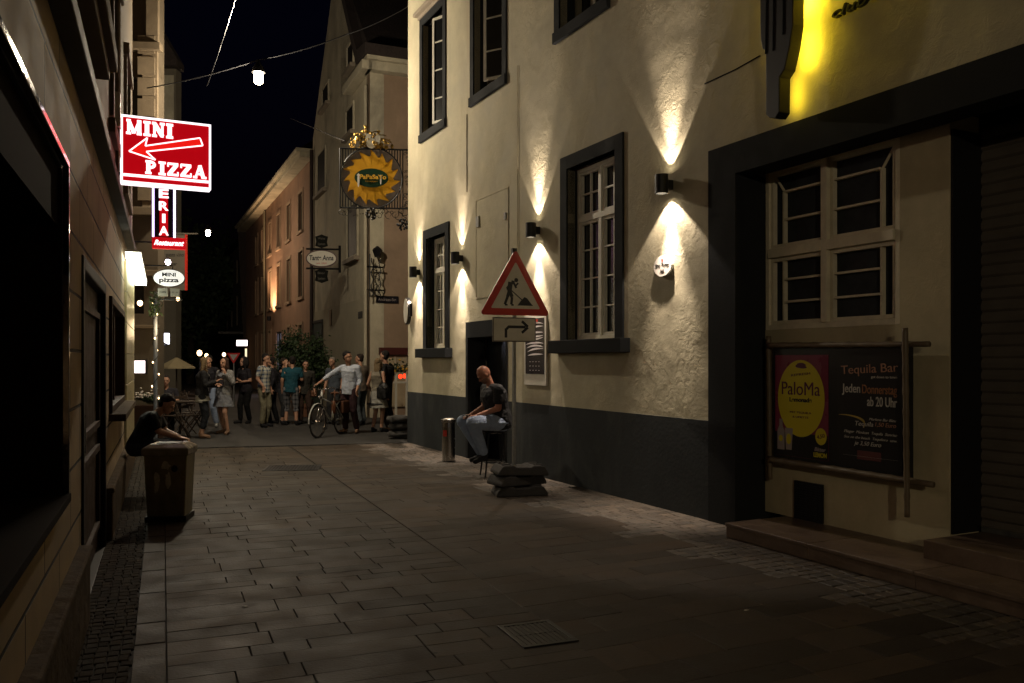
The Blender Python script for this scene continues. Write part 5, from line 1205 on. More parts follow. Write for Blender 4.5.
def person(label, loc, rz, J, H=1.75, shirt=None, sleeve='short', pants=None, plen='long', skirt=None, hem=.5, shoes=None, hair=None, hairlen='short', skin='skin', vox=.009, flare=1, jacket=None, jlow=-.13, tlow=-.12, group=None, slim=1.0, female=False, belt=None, extra=None, beard=None):
    """J: joints (metres, for a 1.75 m body): forward is +y, right is +x"""
    t = thing('person', label, 'person', loc, rz, group); k = H/1.75; t.scale = (k, k, k)
    D = dict(pelvis=(0, 0, .96), neck=(0, -.01, 1.46), head=(0, .03, 1.64), look=(0, 1, 0), lat=(1, 0, 0),
             elL=(-.24, -.03, 1.14), elR=(.24, -.03, 1.14), wrL=(-.25, .06, .90), wrR=(.25, .06, .90), hdL=(0, .15, -1), hdR=(0, .15, -1),
             knL=(-.10, .03, .50), knR=(.10, .03, .50), anL=(-.10, -.02, .09), anR=(.10, -.02, .09), toL=(-.14, .14, .03), toR=(.14, .14, .03), up=(0, 0, 1))
    if 'knL' not in J:      # nobody stands to attention: shift the weight, turn a foot, cock the head
        rg = random.Random(label); px_ = rg.uniform(-.05, .05); f1, f2 = rg.uniform(-.1, .1), rg.uniform(-.1, .1); s1 = rg.uniform(-.02, .07)
        D.update(pelvis=(px_, rg.uniform(-.02, .03), .95), neck=(-px_*.4, rg.uniform(-.01, .05), 1.45), head=(-px_*.4+rg.uniform(-.02, .02), rg.uniform(.05, .09), 1.625), knL=(-.10-s1*.5+px_*.3, .05+f1*.6+.03, .50), knR=(.10+px_*.3, .05+f2*.5, .50), anL=(-.10-s1, f1-.02, .09), anR=(.11, f2-.02, .09), toL=(-.15-s1*1.6, f1+.13, .03), toR=(.16, f2+.13, .03))
    D.update(J); D = {a: V3(c) for a, c in D.items()}
    lat = D['lat'].normalized(); sp = (D['neck']-D['pelvis']); spn = sp.normalized(); fw = spn.cross(lat).normalized()*-1 if False else lat.cross(spn)*-1
    fw = spn.cross(lat); 
    if fw.dot(D['look']) < -1: fw = -fw
    sw_ = (.165 if female else .185)*slim; hw_ = .098
    shL = D['neck']-lat*sw_-spn*.055; shR = D['neck']+lat*sw_-spn*.055
    hipL = D['pelvis']-lat*hw_-spn*.04; hipR = D['pelvis']+lat*hw_-spn*.04
    P = D['pelvis']; Nk = D['neck']
    def torso(b, e=0, top=1.0, low=-.1, slimw=1):
        pts = [P+spn*low*1.0, P+spn*-.03, P+spn*.06, P.lerp(Nk, .32), P.lerp(Nk, .55), P.lerp(Nk, .75), P.lerp(Nk, .88), P.lerp(Nk, .965)]
        if female: wd = [.13, .17, .165, .122, .14, .15, .135, .07]; dp = [.09, .115, .11, .088, .105, .125, .085, .055]
        else: wd = [.13, .158, .155, .145, .16, .178, .16, .075]; dp = [.09, .11, .11, .105, .115, .12, .09, .06]
        if e > 0: wd[0] = wd[1]; dp[0] = dp[1]
        flatcyl(b, pts, [((w+e)*slim, (d+e)*slim) for w, d in zip(wd, dp)], lat, seg=20)
    def arm(b, s, e=0, upto=2.0):
        sh, el, wr = (shL, D['elL'], D['wrL']) if s < 0 else (shR, D['elR'], D['wrR'])
        q = .85 if female else 1
        capsule(b, sh, sh.lerp(el, min(1, upto)) if upto < 1 else el, .056*q+e, (.044*q+e) if upto >= 1 else .05*q+e)
        if upto > 1: capsule(b, el, el.lerp(wr, upto-1), .043*q+e, .030*q+e if upto > 1.8 else .034*q+e)
        capsule(b, D['neck']-spn*.05+lat*s*.05, sh, .055*q+e, .052*q+e)
    def leg(b, s, e=0, upto=2.0, loose=0):
        hp, kn, an = (hipL, D['knL'], D['anL']) if s < 0 else (hipR, D['knR'], D['anR'])
        capsule(b, hp, hp.lerp(kn, min(1, upto)), .088*slim+e, (.06*slim+e+loose*.4) if upto >= 1 else .07+e+loose)
        if upto > 1: capsule(b, kn, kn.lerp(an, upto-1), .056*slim+e+loose*.5, .038+e+loose); capsule(b, kn.lerp(an, .28)+ (kn-an).cross(lat).normalized()*.0, kn.lerp(an, .3), .055*slim+e, .054*slim+e)
    def hand(b, s):
        wr = D['wrL' if s < 0 else 'wrR']; el = D['elL' if s < 0 else 'elR']; hd = D['hdL' if s < 0 else 'hdR'].normalized()
        side = hd.cross(V3((0, 0, 1)) if abs(hd.z) < .85 else V3((0, 1, 0))).normalized(); nrm = side.cross(hd)
        if abs(hd.z) >= .85: side = side.cross(hd)*1.0 if False else V3((0, 1, 0))-hd*hd.y; side.normalize(); nrm = side.cross(hd)*(-s)
        else: nrm = V3((0, 0, -1))-hd*(-hd.z); nrm.normalize(); side = hd.cross(nrm)
        flatcyl(b, [wr-hd*.02, wr+hd*.02, wr+hd*.06, wr+hd*.095], [(.024, .02), (.032, .018), (.041, .016), (.038, .013)], side, seg=12)
        for j, ln in enumerate((.062, .072, .067, .052)):
            o = wr+hd*.088+side*(.031-.0205*j); d1_ = (hd+nrm*.25).normalized(); d2_ = (hd*.6+nrm*.9).normalized(); m1 = o+d1_*ln*.55
            capsule(b, o, m1, .0095, .0088, 8); capsule(b, m1, m1+d2_*ln*.5, .0088, .0078, 8)
        o = wr+hd*.03+side*.03; m1 = o+(side*.75+hd*.6+nrm*.3).normalized()*.04; capsule(b, o, m1, .0125, .011, 8); capsule(b, m1, m1+(hd+nrm*.4+side*.1).normalized()*.032, .0105, .009, 8)
    lk = D['look'].normalized(); upv = D['up']; hl = lk.cross(upv).normalized(); hu = hl.cross(lk).normalized(); Hm = Matrix((hl, lk, hu)).transposed(); hc = D['head']
    def hp_(x, y, z): return hc+Hm @ V3((x, y, z))
    b = nb(); torso(b, 0)
    for s in (-1, 1): arm(b, s, 0); leg(b, s, 0); hand(b, s)
    for s, an, to in ((-1, 'anL', 'toL'), (1, 'anR', 'toR')): capsule(b, D[an]-V3((0, 0, .035)), D[to], .036, .03)
    capsule(b, D['neck']-spn*.07, hp_(0, -.015, -.06), .056 if not female else .046, .05 if not female else .042)
    ell(b, hp_(0, -.012, .02), (.074, .092, .098), 20, 14, Hm); ell(b, hp_(0, .022, -.045), (.057, .066, .068), 16, 12, Hm)
    capsule(b, hp_(0, .083, .0), hp_(0, .102, -.028), .009, .0135, 8)
    ell(b, hp_(0, .077, -.068), (.022, .014, .012), 8, 6, Hm); ell(b, hp_(0, .07, -.098), (.022, .016, .015), 8, 6, Hm)
    for s in (-1, 1): ell(b, hp_(s*.073, -.005, -.008), (.011, .02, .031), 8, 6, Hm); ell(b, hp_(s*.03, .078, .022), (.026, .012, .008), 8, 6, Hm)
    body = remesh(b, 'body', M[skin], t, vox, 3)
    b = nb()
    for s in (-1, 1): ell(b, hp_(s*.03, .081, .004), (.013, .007, .006), 8, 6, Hm)
    obj('eyes', b, mat('eye_dark', (.02, .015, .012), .3), t, smooth=True)
    b = nb(); ell(b, hp_(0, .083, -.066), (.021, .008, .004), 8, 6, Hm); obj('mouth', b, mat('lip', (.2, .06, .05), .5), t, smooth=True)
    if beard: b = nb(); ell(b, hp_(0, .026, -.058), (.061, .07, .06), 14, 10, Hm); remesh(b, 'beard', mat(*beard), t, .008, 2)
    if hair:
        b = nb(); ell(b, hp_(0, -.034, .05), (.081, .09, .083), 20, 14, Hm)
        if hairlen == 'short': ell(b, hp_(0, -.05, -.01), (.072, .058, .07), 14, 10, Hm); ell(b, hp_(0, .018, .088), (.055, .045, .03), 12, 8, Hm)
        else:
            flatcyl(b, [hp_(0, -.04, .05), hp_(0, -.055, -.06), hp_(0, -.07, -.17)+V3((0, 0, 0)), hp_(0, -.075, -.27), hp_(0, -.07, -.33)], [(.085, .06), (.09, .055), (.085, .045), (.06, .03), (.03, .015)], hl, seg=14)
            for s in (-1, 1): flatcyl(b, [hp_(s*.06, .0, .07), hp_(s*.078, .0, -.04), hp_(s*.075, .015, -.17), hp_(s*.07, .03, -.22)], [(.02, .04), (.018, .04), (.018, .03), (.01, .015)], lk, seg=10)
            if hairlen == 'big': ell(b, hp_(0, -.04, -.02), (.14, .11, .17), 16, 12, Hm)
        h = remesh(b, 'hair', hair, t, .009, 1)
    G_ = .016
    if pants:
        b = nb(); up = {'long': 1.9, 'capri': 1.62, 'short': .95, 'knee': 1.12}[plen]
        flatcyl(b, [P+spn*-.1, P+spn*-.03, P+spn*.06, P+spn*.12], [(.14+G_, .10+G_), (.162+G_, .115+G_), (.158+G_, .112+G_), (.148+G_, .107+G_)], lat, seg=18)
        for s in (-1, 1): leg(b, s, G_*.9, up, .012 if plen == 'long' else 0.012)
        remesh(b, {'long': 'trousers', 'capri': 'trousers', 'short': 'shorts', 'knee': 'shorts'}[plen], pants, t, vox, 3)
    if skirt:
        b = nb(); zt = P.z+.1; flatcyl(b, [(P.x, P.y, zt), (P.x, P.y, zt-.12), (P.x, P.y+.01, (zt+hem)/2-.05), (P.x, P.y+.015, hem)], [(.135+G_, .10+G_), (.175+G_, .13+G_), (.22*flare, .17*flare), (.262*flare, .21*flare)], lat, seg=24)
        remesh(b, 'skirt', skirt, t, vox, 2)
    if shirt:
        b = nb(); torso(b, G_+.006, low=tlow); up = {'short': .62, 'long': 1.93, 'three': 1.5, 'none': .0}[sleeve]
        for s in (-1, 1):
            if up: arm(b, s, G_, up)
            else: capsule(b, D['neck']-spn*.05+lat*s*.06, (shL, shR)[s > 0]-lat*s*.03, .06, .055)
        remesh(b, 'shirt', shirt, t, vox, 3)
    if jacket:
        b = nb(); torso(b, G_+.022, low=jlow)
        bmesh.ops.recalc_face_normals(b, faces=b.faces)
        for v in b.verts:           # open front
            pass
        for s in (-1, 1): arm(b, s, G_+.010, 1.85)
        j = remesh(b, 'jacket', jacket, t, vox, 3)
        me = j.data; bm2 = nb(); bm2.from_mesh(me)
        kill = [v for v in bm2.verts if abs((v.co-P).dot(lat)) < .085 and (v.co-P).dot(fw_world(D, lat, spn)) > .0 and (v.co-Nk).dot(spn) < .01]
        bmesh.ops.delete(bm2, geom=kill, context='VERTS'); bm2.to_mesh(me); bm2.free()
    if shoes:
        for s, an, to in ((-1, 'anL', 'toL'), (1, 'anR', 'toR')):
            b = nb(); A = D[an]; T_ = D[to]; capsule(b, A-V3((0, 0, .03)), T_+V3((0, 0, .004)), .044, .036); capsule(b, A-V3((0, 0, .05)), A+V3((0, 0, .0)), .042, .045)
            remesh(b, 'shoe', shoes, t, .009, 2)
    if extra: extra(t, D, lat, spn)
    return t
def fw_world(D, lat, spn):
    f = spn.cross(lat); f = V3((0, 0, 0))+f
    return f if f.dot(V3((0, 1, 0))) >= 0 else -f

def strap_bag(col, side=1, size=(.15, .07, .2), z=.85):
    def ex(t, D, lat, spn):
        b = nb(); ell(b, (side*.24, -.06, z), size, 16, 10); bx(b, side*.24-size[0]*.8, side*.24+size[0]*.8, -.06-size[1]*.9, -.06+size[1]*.9, z-size[2]*.85, z+size[2]*.4)
        remesh(b, 'shoulder_bag', fabric('bag_%.2f_%.2f' % (col[0], size[0]), col, .5), t, .012, 4)
        b = nb(); tube(b, [(side*.24, -.02, z+size[2]*.4), (side*.22, -.05, 1.15), (side*.12, -.06, 1.47), (side*.1, .02, 1.47)], .012, 6); obj('strap', b, fabric('bag_%.2f_%.2f' % (col[0], size[0]), col, .5), t)
    return ex

# ---- seated man in front of the dark door
sX, sY = -.17, 11.85
t = thing('bar_stool', 'black four legged bar stool carrying the seated bald man', 'stool', (sX-.08, sY, 0), R_(15))
b = nb(); lathe(b, [(.15, .60), (.17, .61), (.17, .64), (.15, .655)], 24); obj('seat', b, M['blackgloss'], t, bevel=.004)
for sx in (-1, 1):
    for sy in (-1, 1): b = nb(); tube(b, [(sx*.1, sy*.1, .6), (sx*.16, sy*.16, 0)], [.014, .012], 8); obj('leg', b, M['iron'], t)
b = nb(); rr_ = .143; tube(b, [(rr_*1.0*sx, rr_*sy, .2) for sx, sy in ((-1, -1), (1, -1), (1, 1), (-1, 1))], .009, 6, closed=True); obj('foot_ring', b, M['iron'], t)
def phone(t, D, lat, spn):
    pass
jeans = fabric('jeans', (.42, .52, .72)); 
fwv = R_(114)   # facing left and a little towards us
SM = person('bald seated man in black t-shirt and jeans looking down at his phone by the door', (sX, sY, 0), fwv,
    dict(pelvis=(0, .0, .765), neck=(0, .13, 1.235), head=(0, .235, 1.375), look=(.1, .72, -.68), up=(0, .7, .7),
         elL=(-.23, .12, .93), elR=(.24, .13, .93), wrL=(-.10, .36, .83), wrR=(.11, .37, .83), hdL=(.35, .9, -.1), hdR=(-.35, .9, -.1),
         knL=(-.17, .46, .74), knR=(.15, .47, .74), anL=(-.11, .27, .31), anR=(.10, .22, .29), toL=(-.14, .41, .225), toR=(.12, .36, .215)),
    H=1.80, slim=1.22, shirt=fabric('black_tee', (.012, .012, .013)), sleeve='short', pants=jeans, shoes=fabric('dark_shoe', (.01, .01, .012)), skin='skin2', vox=.007,
    beard=('stubble', (.16, .09, .06), .7))
pm = Matrix.Rotation(fwv, 4, 'Z') @ Vector((0, .485, .845)); t = thing('phone', 'small dark smartphone held between the hands of the seated man', 'phone', (sX+pm.x, sY+pm.y, pm.z), fwv)
b = nb(); bx(b, -.035, .035, -.06, .06, 0, .009); o = obj('case', b, M['blackgloss'], t, bevel=.003); b = nb(); bx(b, -.031, .031, -.054, .054, .0095, .0105); obj('screen', b, mat('phone_glass', (.01, .012, .015), .1), t)

# ---- man sitting on the plinth at the left, leaning forward
lp = LF.w(6.55, -.02, 0)
person('dark haired man in black t-shirt sitting on the house plinth and leaning far forward', (lp.x+.12, lp.y, 0), R_(-76),
    dict(pelvis=(0, .0, .60), neck=(0, .21, 1.00), head=(0, .345, 1.10), look=(.1, .75, -.5), up=(0, .6, .8),
         elL=(-.2, .28, .76), elR=(.2, .28, .78), wrL=(-.10, .47, .68), wrR=(.08, .48, .69), hdL=(.2, 1, -.2), hdR=(-.1, 1, -.2),
         knL=(-.13, .45, .60), knR=(.13, .45, .60), anL=(-.13, .42, .10), anR=(.13, .40, .10), toL=(-.15, .58, .03), toR=(.15, .56, .03)),
    H=1.7, shirt=fabric('black_tee', (0, 0, 0)), tlow=-.03, pants=fabric('dark_denim', (.03, .035, .05)), shoes=fabric('dark_shoe', (0, 0, 0)), hair=fabric('hair_brown', (.035, .02, .012)), vox=.008)

# ---- the crowd on the crossing
def gp_(px, py): Y = CH*F/(py-HY); return ((px-CX)/F*Y, Y, 0)
hairs = dict(blonde=fabric('hair_blonde', (.30, .21, .11)), dark=fabric('hair_dark', (.015, .01, .008)), brown=fabric('hair_brown', (0, 0, 0)), grey=fabric('hair_grey', (.32, .29, .25)), auburn=fabric('hair_auburn', (.07, .03, .018)))
GRP = 'people standing on the crossing'
person('blonde woman in black jacket, white top and dark trousers with hand raised', gp_(203, 438), R_(-70),
    dict(elR=(.22, .05, 1.15), wrR=(.14, .26, 1.22), hdR=(-.2, .8, .5), elL=(-.22, .02, 1.13), wrL=(-.12, .25, 1.15), hdL=(.3, 1, .1), look=(0, 1, 0)), H=1.68, group=GRP, female=True, shirt=fabric('white_top', (.48, .46, .38)), sleeve='none', jacket=fabric('black_jacket', (.012, .012, .014)), jlow=.03, tlow=-.19,
    pants=fabric('navy_trousers', (.015, .018, .025)), plen='capri', skirt=fabric('white_top', (0, 0, 0)), hem=.80, flare=.82, shoes=fabric('tan_shoe', (.3, .17, .1)), hair=hairs['blonde'], hairlen='long',
    extra=strap_bag((.01, .01, .01), -1, (.11, .06, .09), .86))
person('dark haired person half hidden behind the blonde woman, in blue jeans', gp_(209, 427), R_(170), {}, H=1.74, group=GRP, shirt=fabric('dark_shirt', (.025, .022, .03)), pants=jeans, shoes=fabric('white_shoe', (.45, .45, .42)), hair=hairs['dark'])
person('woman in pale dress and light grey cardigan holding a small camera', gp_(225, 434), R_(155),
    dict(elR=(.23, .0, 1.14), wrR=(.05, .22, 1.12), hdR=(-1, .4, 0), elL=(-.25, .02, 1.17), wrL=(-.17, .16, 1.38), hdL=(.2, .3, .9)), H=1.68, group=GRP, female=True, shirt=fabric('pale_dress', (.30, .31, .34)), sleeve='none', skirt=fabric('pale_dress', (0, 0, 0)), hem=.62, jacket=fabric('grey_cardigan', (.38, .37, .36)),
    shoes=fabric('tan_shoe', (0, 0, 0)), hair=hairs['auburn'], hairlen='long',
    extra=lambda t, D, lat, spn: (box('camera_body', M['black'], -.05, .07, .26, .32, 1.06, 1.14, t, bevel=.006)))
person('person with big dark curly hair dressed all in black behind the pale dress', gp_(245, 423.5), R_(150), dict(elR=(.24, .04, 1.15), wrR=(.02, .24, 1.16), hdR=(-1, .2, 0), elL=(-.24, .04, 1.13), wrL=(-.04, .22, 1.1), hdL=(1, .3, 0)), H=1.7, group=GRP, female=True,
    shirt=fabric('black_blouse', (.018, .014, .022)), pants=fabric('black_trousers', (0, 0, 0)), shoes=fabric('dark_shoe', (0, 0, 0)), hair=hairs['dark'], hairlen='big')
pl_s = plaid('plaid_shirt', (.50, .48, .40), (.05, .08, .14), 11)
person('man in plaid shirt and loose khaki trousers seen from the side', gp_(263, 427), R_(-105), dict(elR=(.24, .0, 1.15), wrR=(.22, .14, .98), look=(.1, 1, -.1)), H=1.78, group=GRP, shirt=pl_s, sleeve='short', pants=fabric('khaki', (.30, .27, .17)), shoes=fabric('dark_shoe', (0, 0, 0)), hair=hairs['dark'])
person('person in black facing the man in the plaid shirt', gp_(273, 424), R_(100), dict(elR=(.24, .05, 1.13), wrR=(.2, .25, 1.05), hdR=(0, 1, 0)), H=1.7, group=GRP, shirt=fabric('dark_shirt', (0, 0, 0)), sleeve='long', pants=fabric('black_trousers', (0, 0, 0)), shoes=fabric('dark_shoe', (0, 0, 0)), hair=hairs['dark'])
person('person in a dark dress with both arms lifted to the face', gp_(282.5, 424.5), R_(-100), dict(elR=(.22, .18, 1.36), wrR=(.08, .14, 1.56), hdR=(-.3, -.1, 1), elL=(-.22, .2, 1.33), wrL=(-.08, .15, 1.54), hdL=(.3, -.1, 1)), H=1.68, group=GRP, female=True, shirt=fabric('black_blouse', (0, 0, 0)), sleeve='none', pants=fabric('charcoal', (.03, .03, .032)), plen='capri', shoes=fabric('dark_shoe', (0, 0, 0)), hair=hairs['brown'])
person('person in teal t-shirt and plaid knee shorts seen from behind', gp_(292, 425), R_(10), dict(elR=(.24, .04, 1.15), wrR=(.2, .22, 1.25), hdR=(0, .6, .8)), H=1.72, group=GRP, shirt=fabric('teal_tee', (.012, .10, .14)), pants=plaid('plaid_shorts', (.16, .16, .17), (.01, .01, .014), 9), plen='knee', shoes=fabric('dark_shoe', (0, 0, 0)), hair=hairs['dark'])
person('person in dark grey top standing before the bush with a brown bag', gp_(305, 424), R_(-160), dict(elR=(.24, .04, 1.12), wrR=(.16, .2, 1.0)), H=1.62, group=GRP, shirt=fabric('olive_top', (.05, .045, .035)), sleeve='three', pants=fabric('rust_trousers', (.06, .03, .02)), shoes=fabric('dark_shoe', (0, 0, 0)), hair=hairs['dark'], extra=strap_bag((.22, .09, .04), -1, (.10, .06, .12), .85))
person('grey haired man in blue grey shirt partly behind the man with the bicycle', gp_(334, 424), R_(160), {}, H=1.7, group=GRP, shirt=fabric('bluegrey_shirt', (.10, .12, .15)), pants=fabric('charcoal', (0, 0, 0)), shoes=fabric('dark_shoe', (0, 0, 0)), hair=hairs['grey'])
person('dark haired man in light blue shirt and burgundy trousers holding the bicycle', gp_(350, 433), R_(20+140),
    dict(elR=(.42, .10, 1.24), wrR=(.62, .22, 1.07), hdR=(.7, .5, -.4), elL=(-.24, -.02, 1.15), wrL=(-.23, .10, .93), look=(-1, .1, -.05)), H=1.82, group=GRP, shirt=fabric('light_blue_shirt', (.75, .82, .95)), sleeve='three', pants=fabric('burgundy', (.055, .018, .022)), shoes=fabric('tan_shoe', (0, 0, 0)), hair=hairs['dark'])
person('man in taupe polo shirt and grey jeans close behind the light blue shirt', gp_(361, 425), R_(60), dict(look=(-.4, .8, 0), elR=(.24, .03, 1.13), wrR=(.16, .2, 1.0)), H=1.78, group=GRP, shirt=fabric('taupe_shirt', (.22, .17, .125)), pants=fabric('grey_jeans', (.10, .12, .13)), shoes=fabric('dark_shoe', (0, 0, 0)), hair=hairs['brown'])
def wskirt(t, D, lat, spn):
    strap_bag((.012, .012, .012), 1, (.17, .10, .21), .98)(t, D, lat, spn)
    b = nb(); flatcyl(b, [(0, .012, .64), (0, .015, .67)], [(.272, .22), (.268, .217)], (1, 0, 0), seg=24); obj('hem_stripe', b, M['black'], t)
person('blonde woman in white skirt with black hem stripe and a large black shoulder bag', gp_(377, 432), R_(-30), dict(elL=(-.24, -.05, 1.13), wrL=(-.24, .1, .95), look=(-.3, 1, 0)), H=1.66, group=GRP, female=True, shirt=fabric('cream_top', (.30, .26, .19)), sleeve='none', skirt=fabric('white_skirt', (.50, .48, .42)), hem=.58, shoes=fabric('dark_shoe', (0, 0, 0)), hair=hairs['blonde'], hairlen='long', extra=wskirt)
person('tall man in black t-shirt and dark trousers next to the flower stand', gp_(387, 431), R_(75), dict(look=(.1, 1, 0)), H=1.84, group=GRP, shirt=fabric('black_tee', (0, 0, 0)), pants=fabric('maroon_trousers', (.03, .018, .018)), shoes=fabric('tan_shoe', (0, 0, 0)), hair=hairs['dark'])
person('seated cafe guest in a dark top behind the leaning man', (at(166, 361, 18.5).x, 18.5, 0), R_(200), dict(pelvis=(0, 0, .52), neck=(0, .03, 1.02), head=(0, .06, 1.19), elL=(-.24, .1, .74), elR=(.24, .1, .74), wrL=(-.1, .3, .78), wrR=(.1, .3, .78), hdL=(.3, 1, 0), hdR=(-.3, 1, 0), knL=(-.12, .45, .5), knR=(.12, .45, .5), anL=(-.12, .42, .1), anR=(.12, .42, .1), toL=(-.12, .58, .03), toR=(.12, .58, .03)), H=1.72, shirt=fabric('dark_shirt', (0, 0, 0)), pants=fabric('charcoal', (0, 0, 0)), shoes=fabric('dark_shoe', (0, 0, 0)), hair=hairs['brown'])

# ================================================================== BICYCLE
fwp = Vector((at(318, 361, 17.75).x, 17.75, 0)); rwp = Vector((at(341, 361, 18.75).x, 18.75, 0)); dv = (fwp-rwp).normalized()
t = thing('bicycle', 'city bicycle with brown bags held by the man in the light blue shirt', 'bicycle', (rwp+fwp)/2, math.atan2(dv.y, dv.x))
frp = mat('bicycle_paint', (.55, .55, .52), .3); wr_ = .34; hb = .53
def bwheel(x, steer=0):
    b = nb(); tube(b, [(x+wr_*math.cos(a), 0, wr_+.0+wr_*math.sin(a)*1) for a in [i*math.pi/20 for i in range(40)]], .019, 7, closed=True); w = obj('wheel', b, M['rubber'], t, smooth=True)
    b = nb(); tube(b, [(x+(wr_-.025)*math.cos(a), 0, wr_+(wr_-.025)*math.sin(a)) for a in [i*math.pi/20 for i in range(40)]], .009, 6, closed=True); obj('rim', b, M['steel'], w)
    b = nb()
    for i in range(20): a = i*math.pi/10+.1; tube(b, [(x, .02*(-1)**i, wr_), (x+(wr_-.02)*math.cos(a), 0, wr_+(wr_-.02)*math.sin(a))], .0018, 4)
    tube(b, [(x, -.05, wr_), (x, .05, wr_)], .02, 8); obj('spokes', b, M['steel'], w)
    b = nb(); pts = [(x+(wr_+.035)*math.cos(a), 0, wr_+(wr_+.035)*math.sin(a)) for a in [R_(-5+i*15)+ (0 if x < 0 else 0) for i in range(11)]]; tube(b, pts, .014, 6); obj('mudguard', b, frp, t)
bwheel(-hb); bwheel(hb)
b = nb(); bb = (-.08, 0, .29); st_ = (-.2, 0, .78); hd = (.36, 0, .86); hd2 = (.39, 0, .66)
tube(b, [bb, st_], .017, 8); tube(b, [hd2, bb], .02, 8); tube(b, [(.365, 0, .82), (-.17, 0, .66)], .017, 8); tube(b, [(-hb, .05, wr_), bb], .012, 6); tube(b, [(-hb, -.05, wr_), bb], .012, 6); tube(b, [(-hb, .05, wr_), (-.19, 0, .74)], .01, 6); tube(b, [(-hb, -.05, wr_), (-.19, 0, .74)], .01, 6); tube(b, [(.35, 0, .98), hd2], .02, 8)
obj('frame', b, frp, t, smooth=True)
b = nb()
for s in (-.045, .045): tube(b, [(.395, s, .64), (.44, s, .5), (hb, s, wr_)], .012, 6)
obj('fork', b, M['steel'], t, smooth=True)
b = nb(); tube(b, [(.24, -.30, 1.0), (.32, -.22, 1.04), (.36, -.06, 1.0), (.36, .06, 1.0), (.32, .22, 1.04), (.24, .30, 1.0)], .012, 8); tube(b, [(.355, 0, .95), (.36, 0, 1.0)], .014, 8); h = obj('handlebar', b, M['steel'], t, smooth=True)
for s in (-1, 1): b = nb(); tube(b, [(.16, s*.33, .985), (.25, s*.30, 1.0)], .018, 8); obj('grip', b, M['black'], h)
b = nb(); ell(b, (-.24, 0, .90), (.14, .08, .035), 14, 8); ell(b, (-.12, 0, .905), (.09, .03, .025), 12, 8); s_ = remesh(b, 'saddle', mat('saddle_brown', (.14, .06, .03), .5), t, .01, 2)
b = nb(); tube(b, [(-.2, 0, .76), (-.215, 0, .88)], .012, 8); obj('seat_post', b, M['steel'], t)
b = nb(); ell(b, (.44, 0, .84), (.05, .045, .045), 12, 8); obj('headlight', b, M['steel'], t, smooth=True)
b = nb(); tube(b, [(-.08, -.09, .29), (-.08, .09, .29)], .012, 6); tube(b, [(-.08, -.09, .29), (-.02, -.09, .14)], .01, 6); tube(b, [(-.08, .09, .29), (-.14, .09, .44)], .01, 6); bx(b, -.06, .02, -.16, -.09, .125, .15); bx(b, -.18, -.10, .09, .16, .43, .455); disc(b, .08, .05, .056, -.08, .29, 20); obj('crankset', b, M['iron'], t)
b = nb(); bx(b, -.75, -.25, -.06, .06, .735, .75); tube(b, [(-.7, .05, .74), (-hb, .05, wr_)], .007, 5); tube(b, [(-.7, -.05, .74), (-hb, -.05, wr_)], .007, 5); obj('rack', b, M['iron'], t)
for s in (-1, 1):
    b = nb(); bx(b, -.68, -.34, s*.11-.045, s*.11+.045, .46, .73); obj('pannier', b, mat('pannier_leather', (.10, .04, .02), .5, var=.25, vs=9), t, bevel=.02)

b = nb(); tube(b, [(.24, .24, .99), (.25, .24, .62)], .01, 5); ell(b, (.27, .24, .62), (.045, .04, .14), 12, 8); obj('hanging_bag', b, mat('orange_bag', (.14, .045, .015), .6, var=.2), t, smooth=True)

# ================================================================== PLANTS, CAFE
def leaves(b, c, rad, n, s, seed, flat=1):
    random.seed(seed)
    cl = [(Vector((random.gauss(0, 1), random.gauss(0, 1), random.gauss(0, 1))).normalized()*random.uniform(.35, 1)) for _ in range(int(max(8, n/130)))]
    for i in range(n):
        k = random.choice(cl); p = Vector((k.x*rad[0], k.y*rad[1], k.z*rad[2]))+Vector((random.gauss(0, rad[0]*.16), random.gauss(0, rad[1]*.16), random.gauss(0, rad[2]*.16)))+Vector(c)
        d1_ = Vector([random.gauss(0, 1) for _ in range(3)]).normalized()*s*random.uniform(.6, 1.2); d2_ = d1_.cross(Vector([random.gauss(0, 1) for _ in range(3)])).normalized()*s*.5
        b.faces.new([b.verts.new(q) for q in (p-d1_, p+d2_, p+d1_, p-d2_)])
q = at(302, 361, 24.5); t = thing('potted_shrub', 'large round dark green shrub in a pot behind the crowd', 'shrub', (q.x, 24.5, 0))
b = nb(); leaves(b, (0, 0, 1.4), (.80, .7, .86), 10000, .055, 31); obj('foliage', b, M['leaf'], t, recalc=False)
b = nb(); tube(b, [(0, 0, .3), (.03, 0, .8), (0, 0, 1.4)], [.05, .04, .02], 8)
for i in range(9): a = i*.7; tube(b, [(0, 0, .7+.06*i), (.2*math.cos(a), .2*math.sin(a), 1.0+.08*i), (.45*math.cos(a), .45*math.sin(a), 1.2+.1*i)], [.022, .014, .006], 6)
obj('trunk', b, M['bark'], t)
b = nb(); lathe(b, [(.22, 0), (.30, .4), (.33, .42), (.33, .46), (.28, .46)], 24); obj('pot', b, M['terracotta'], t)
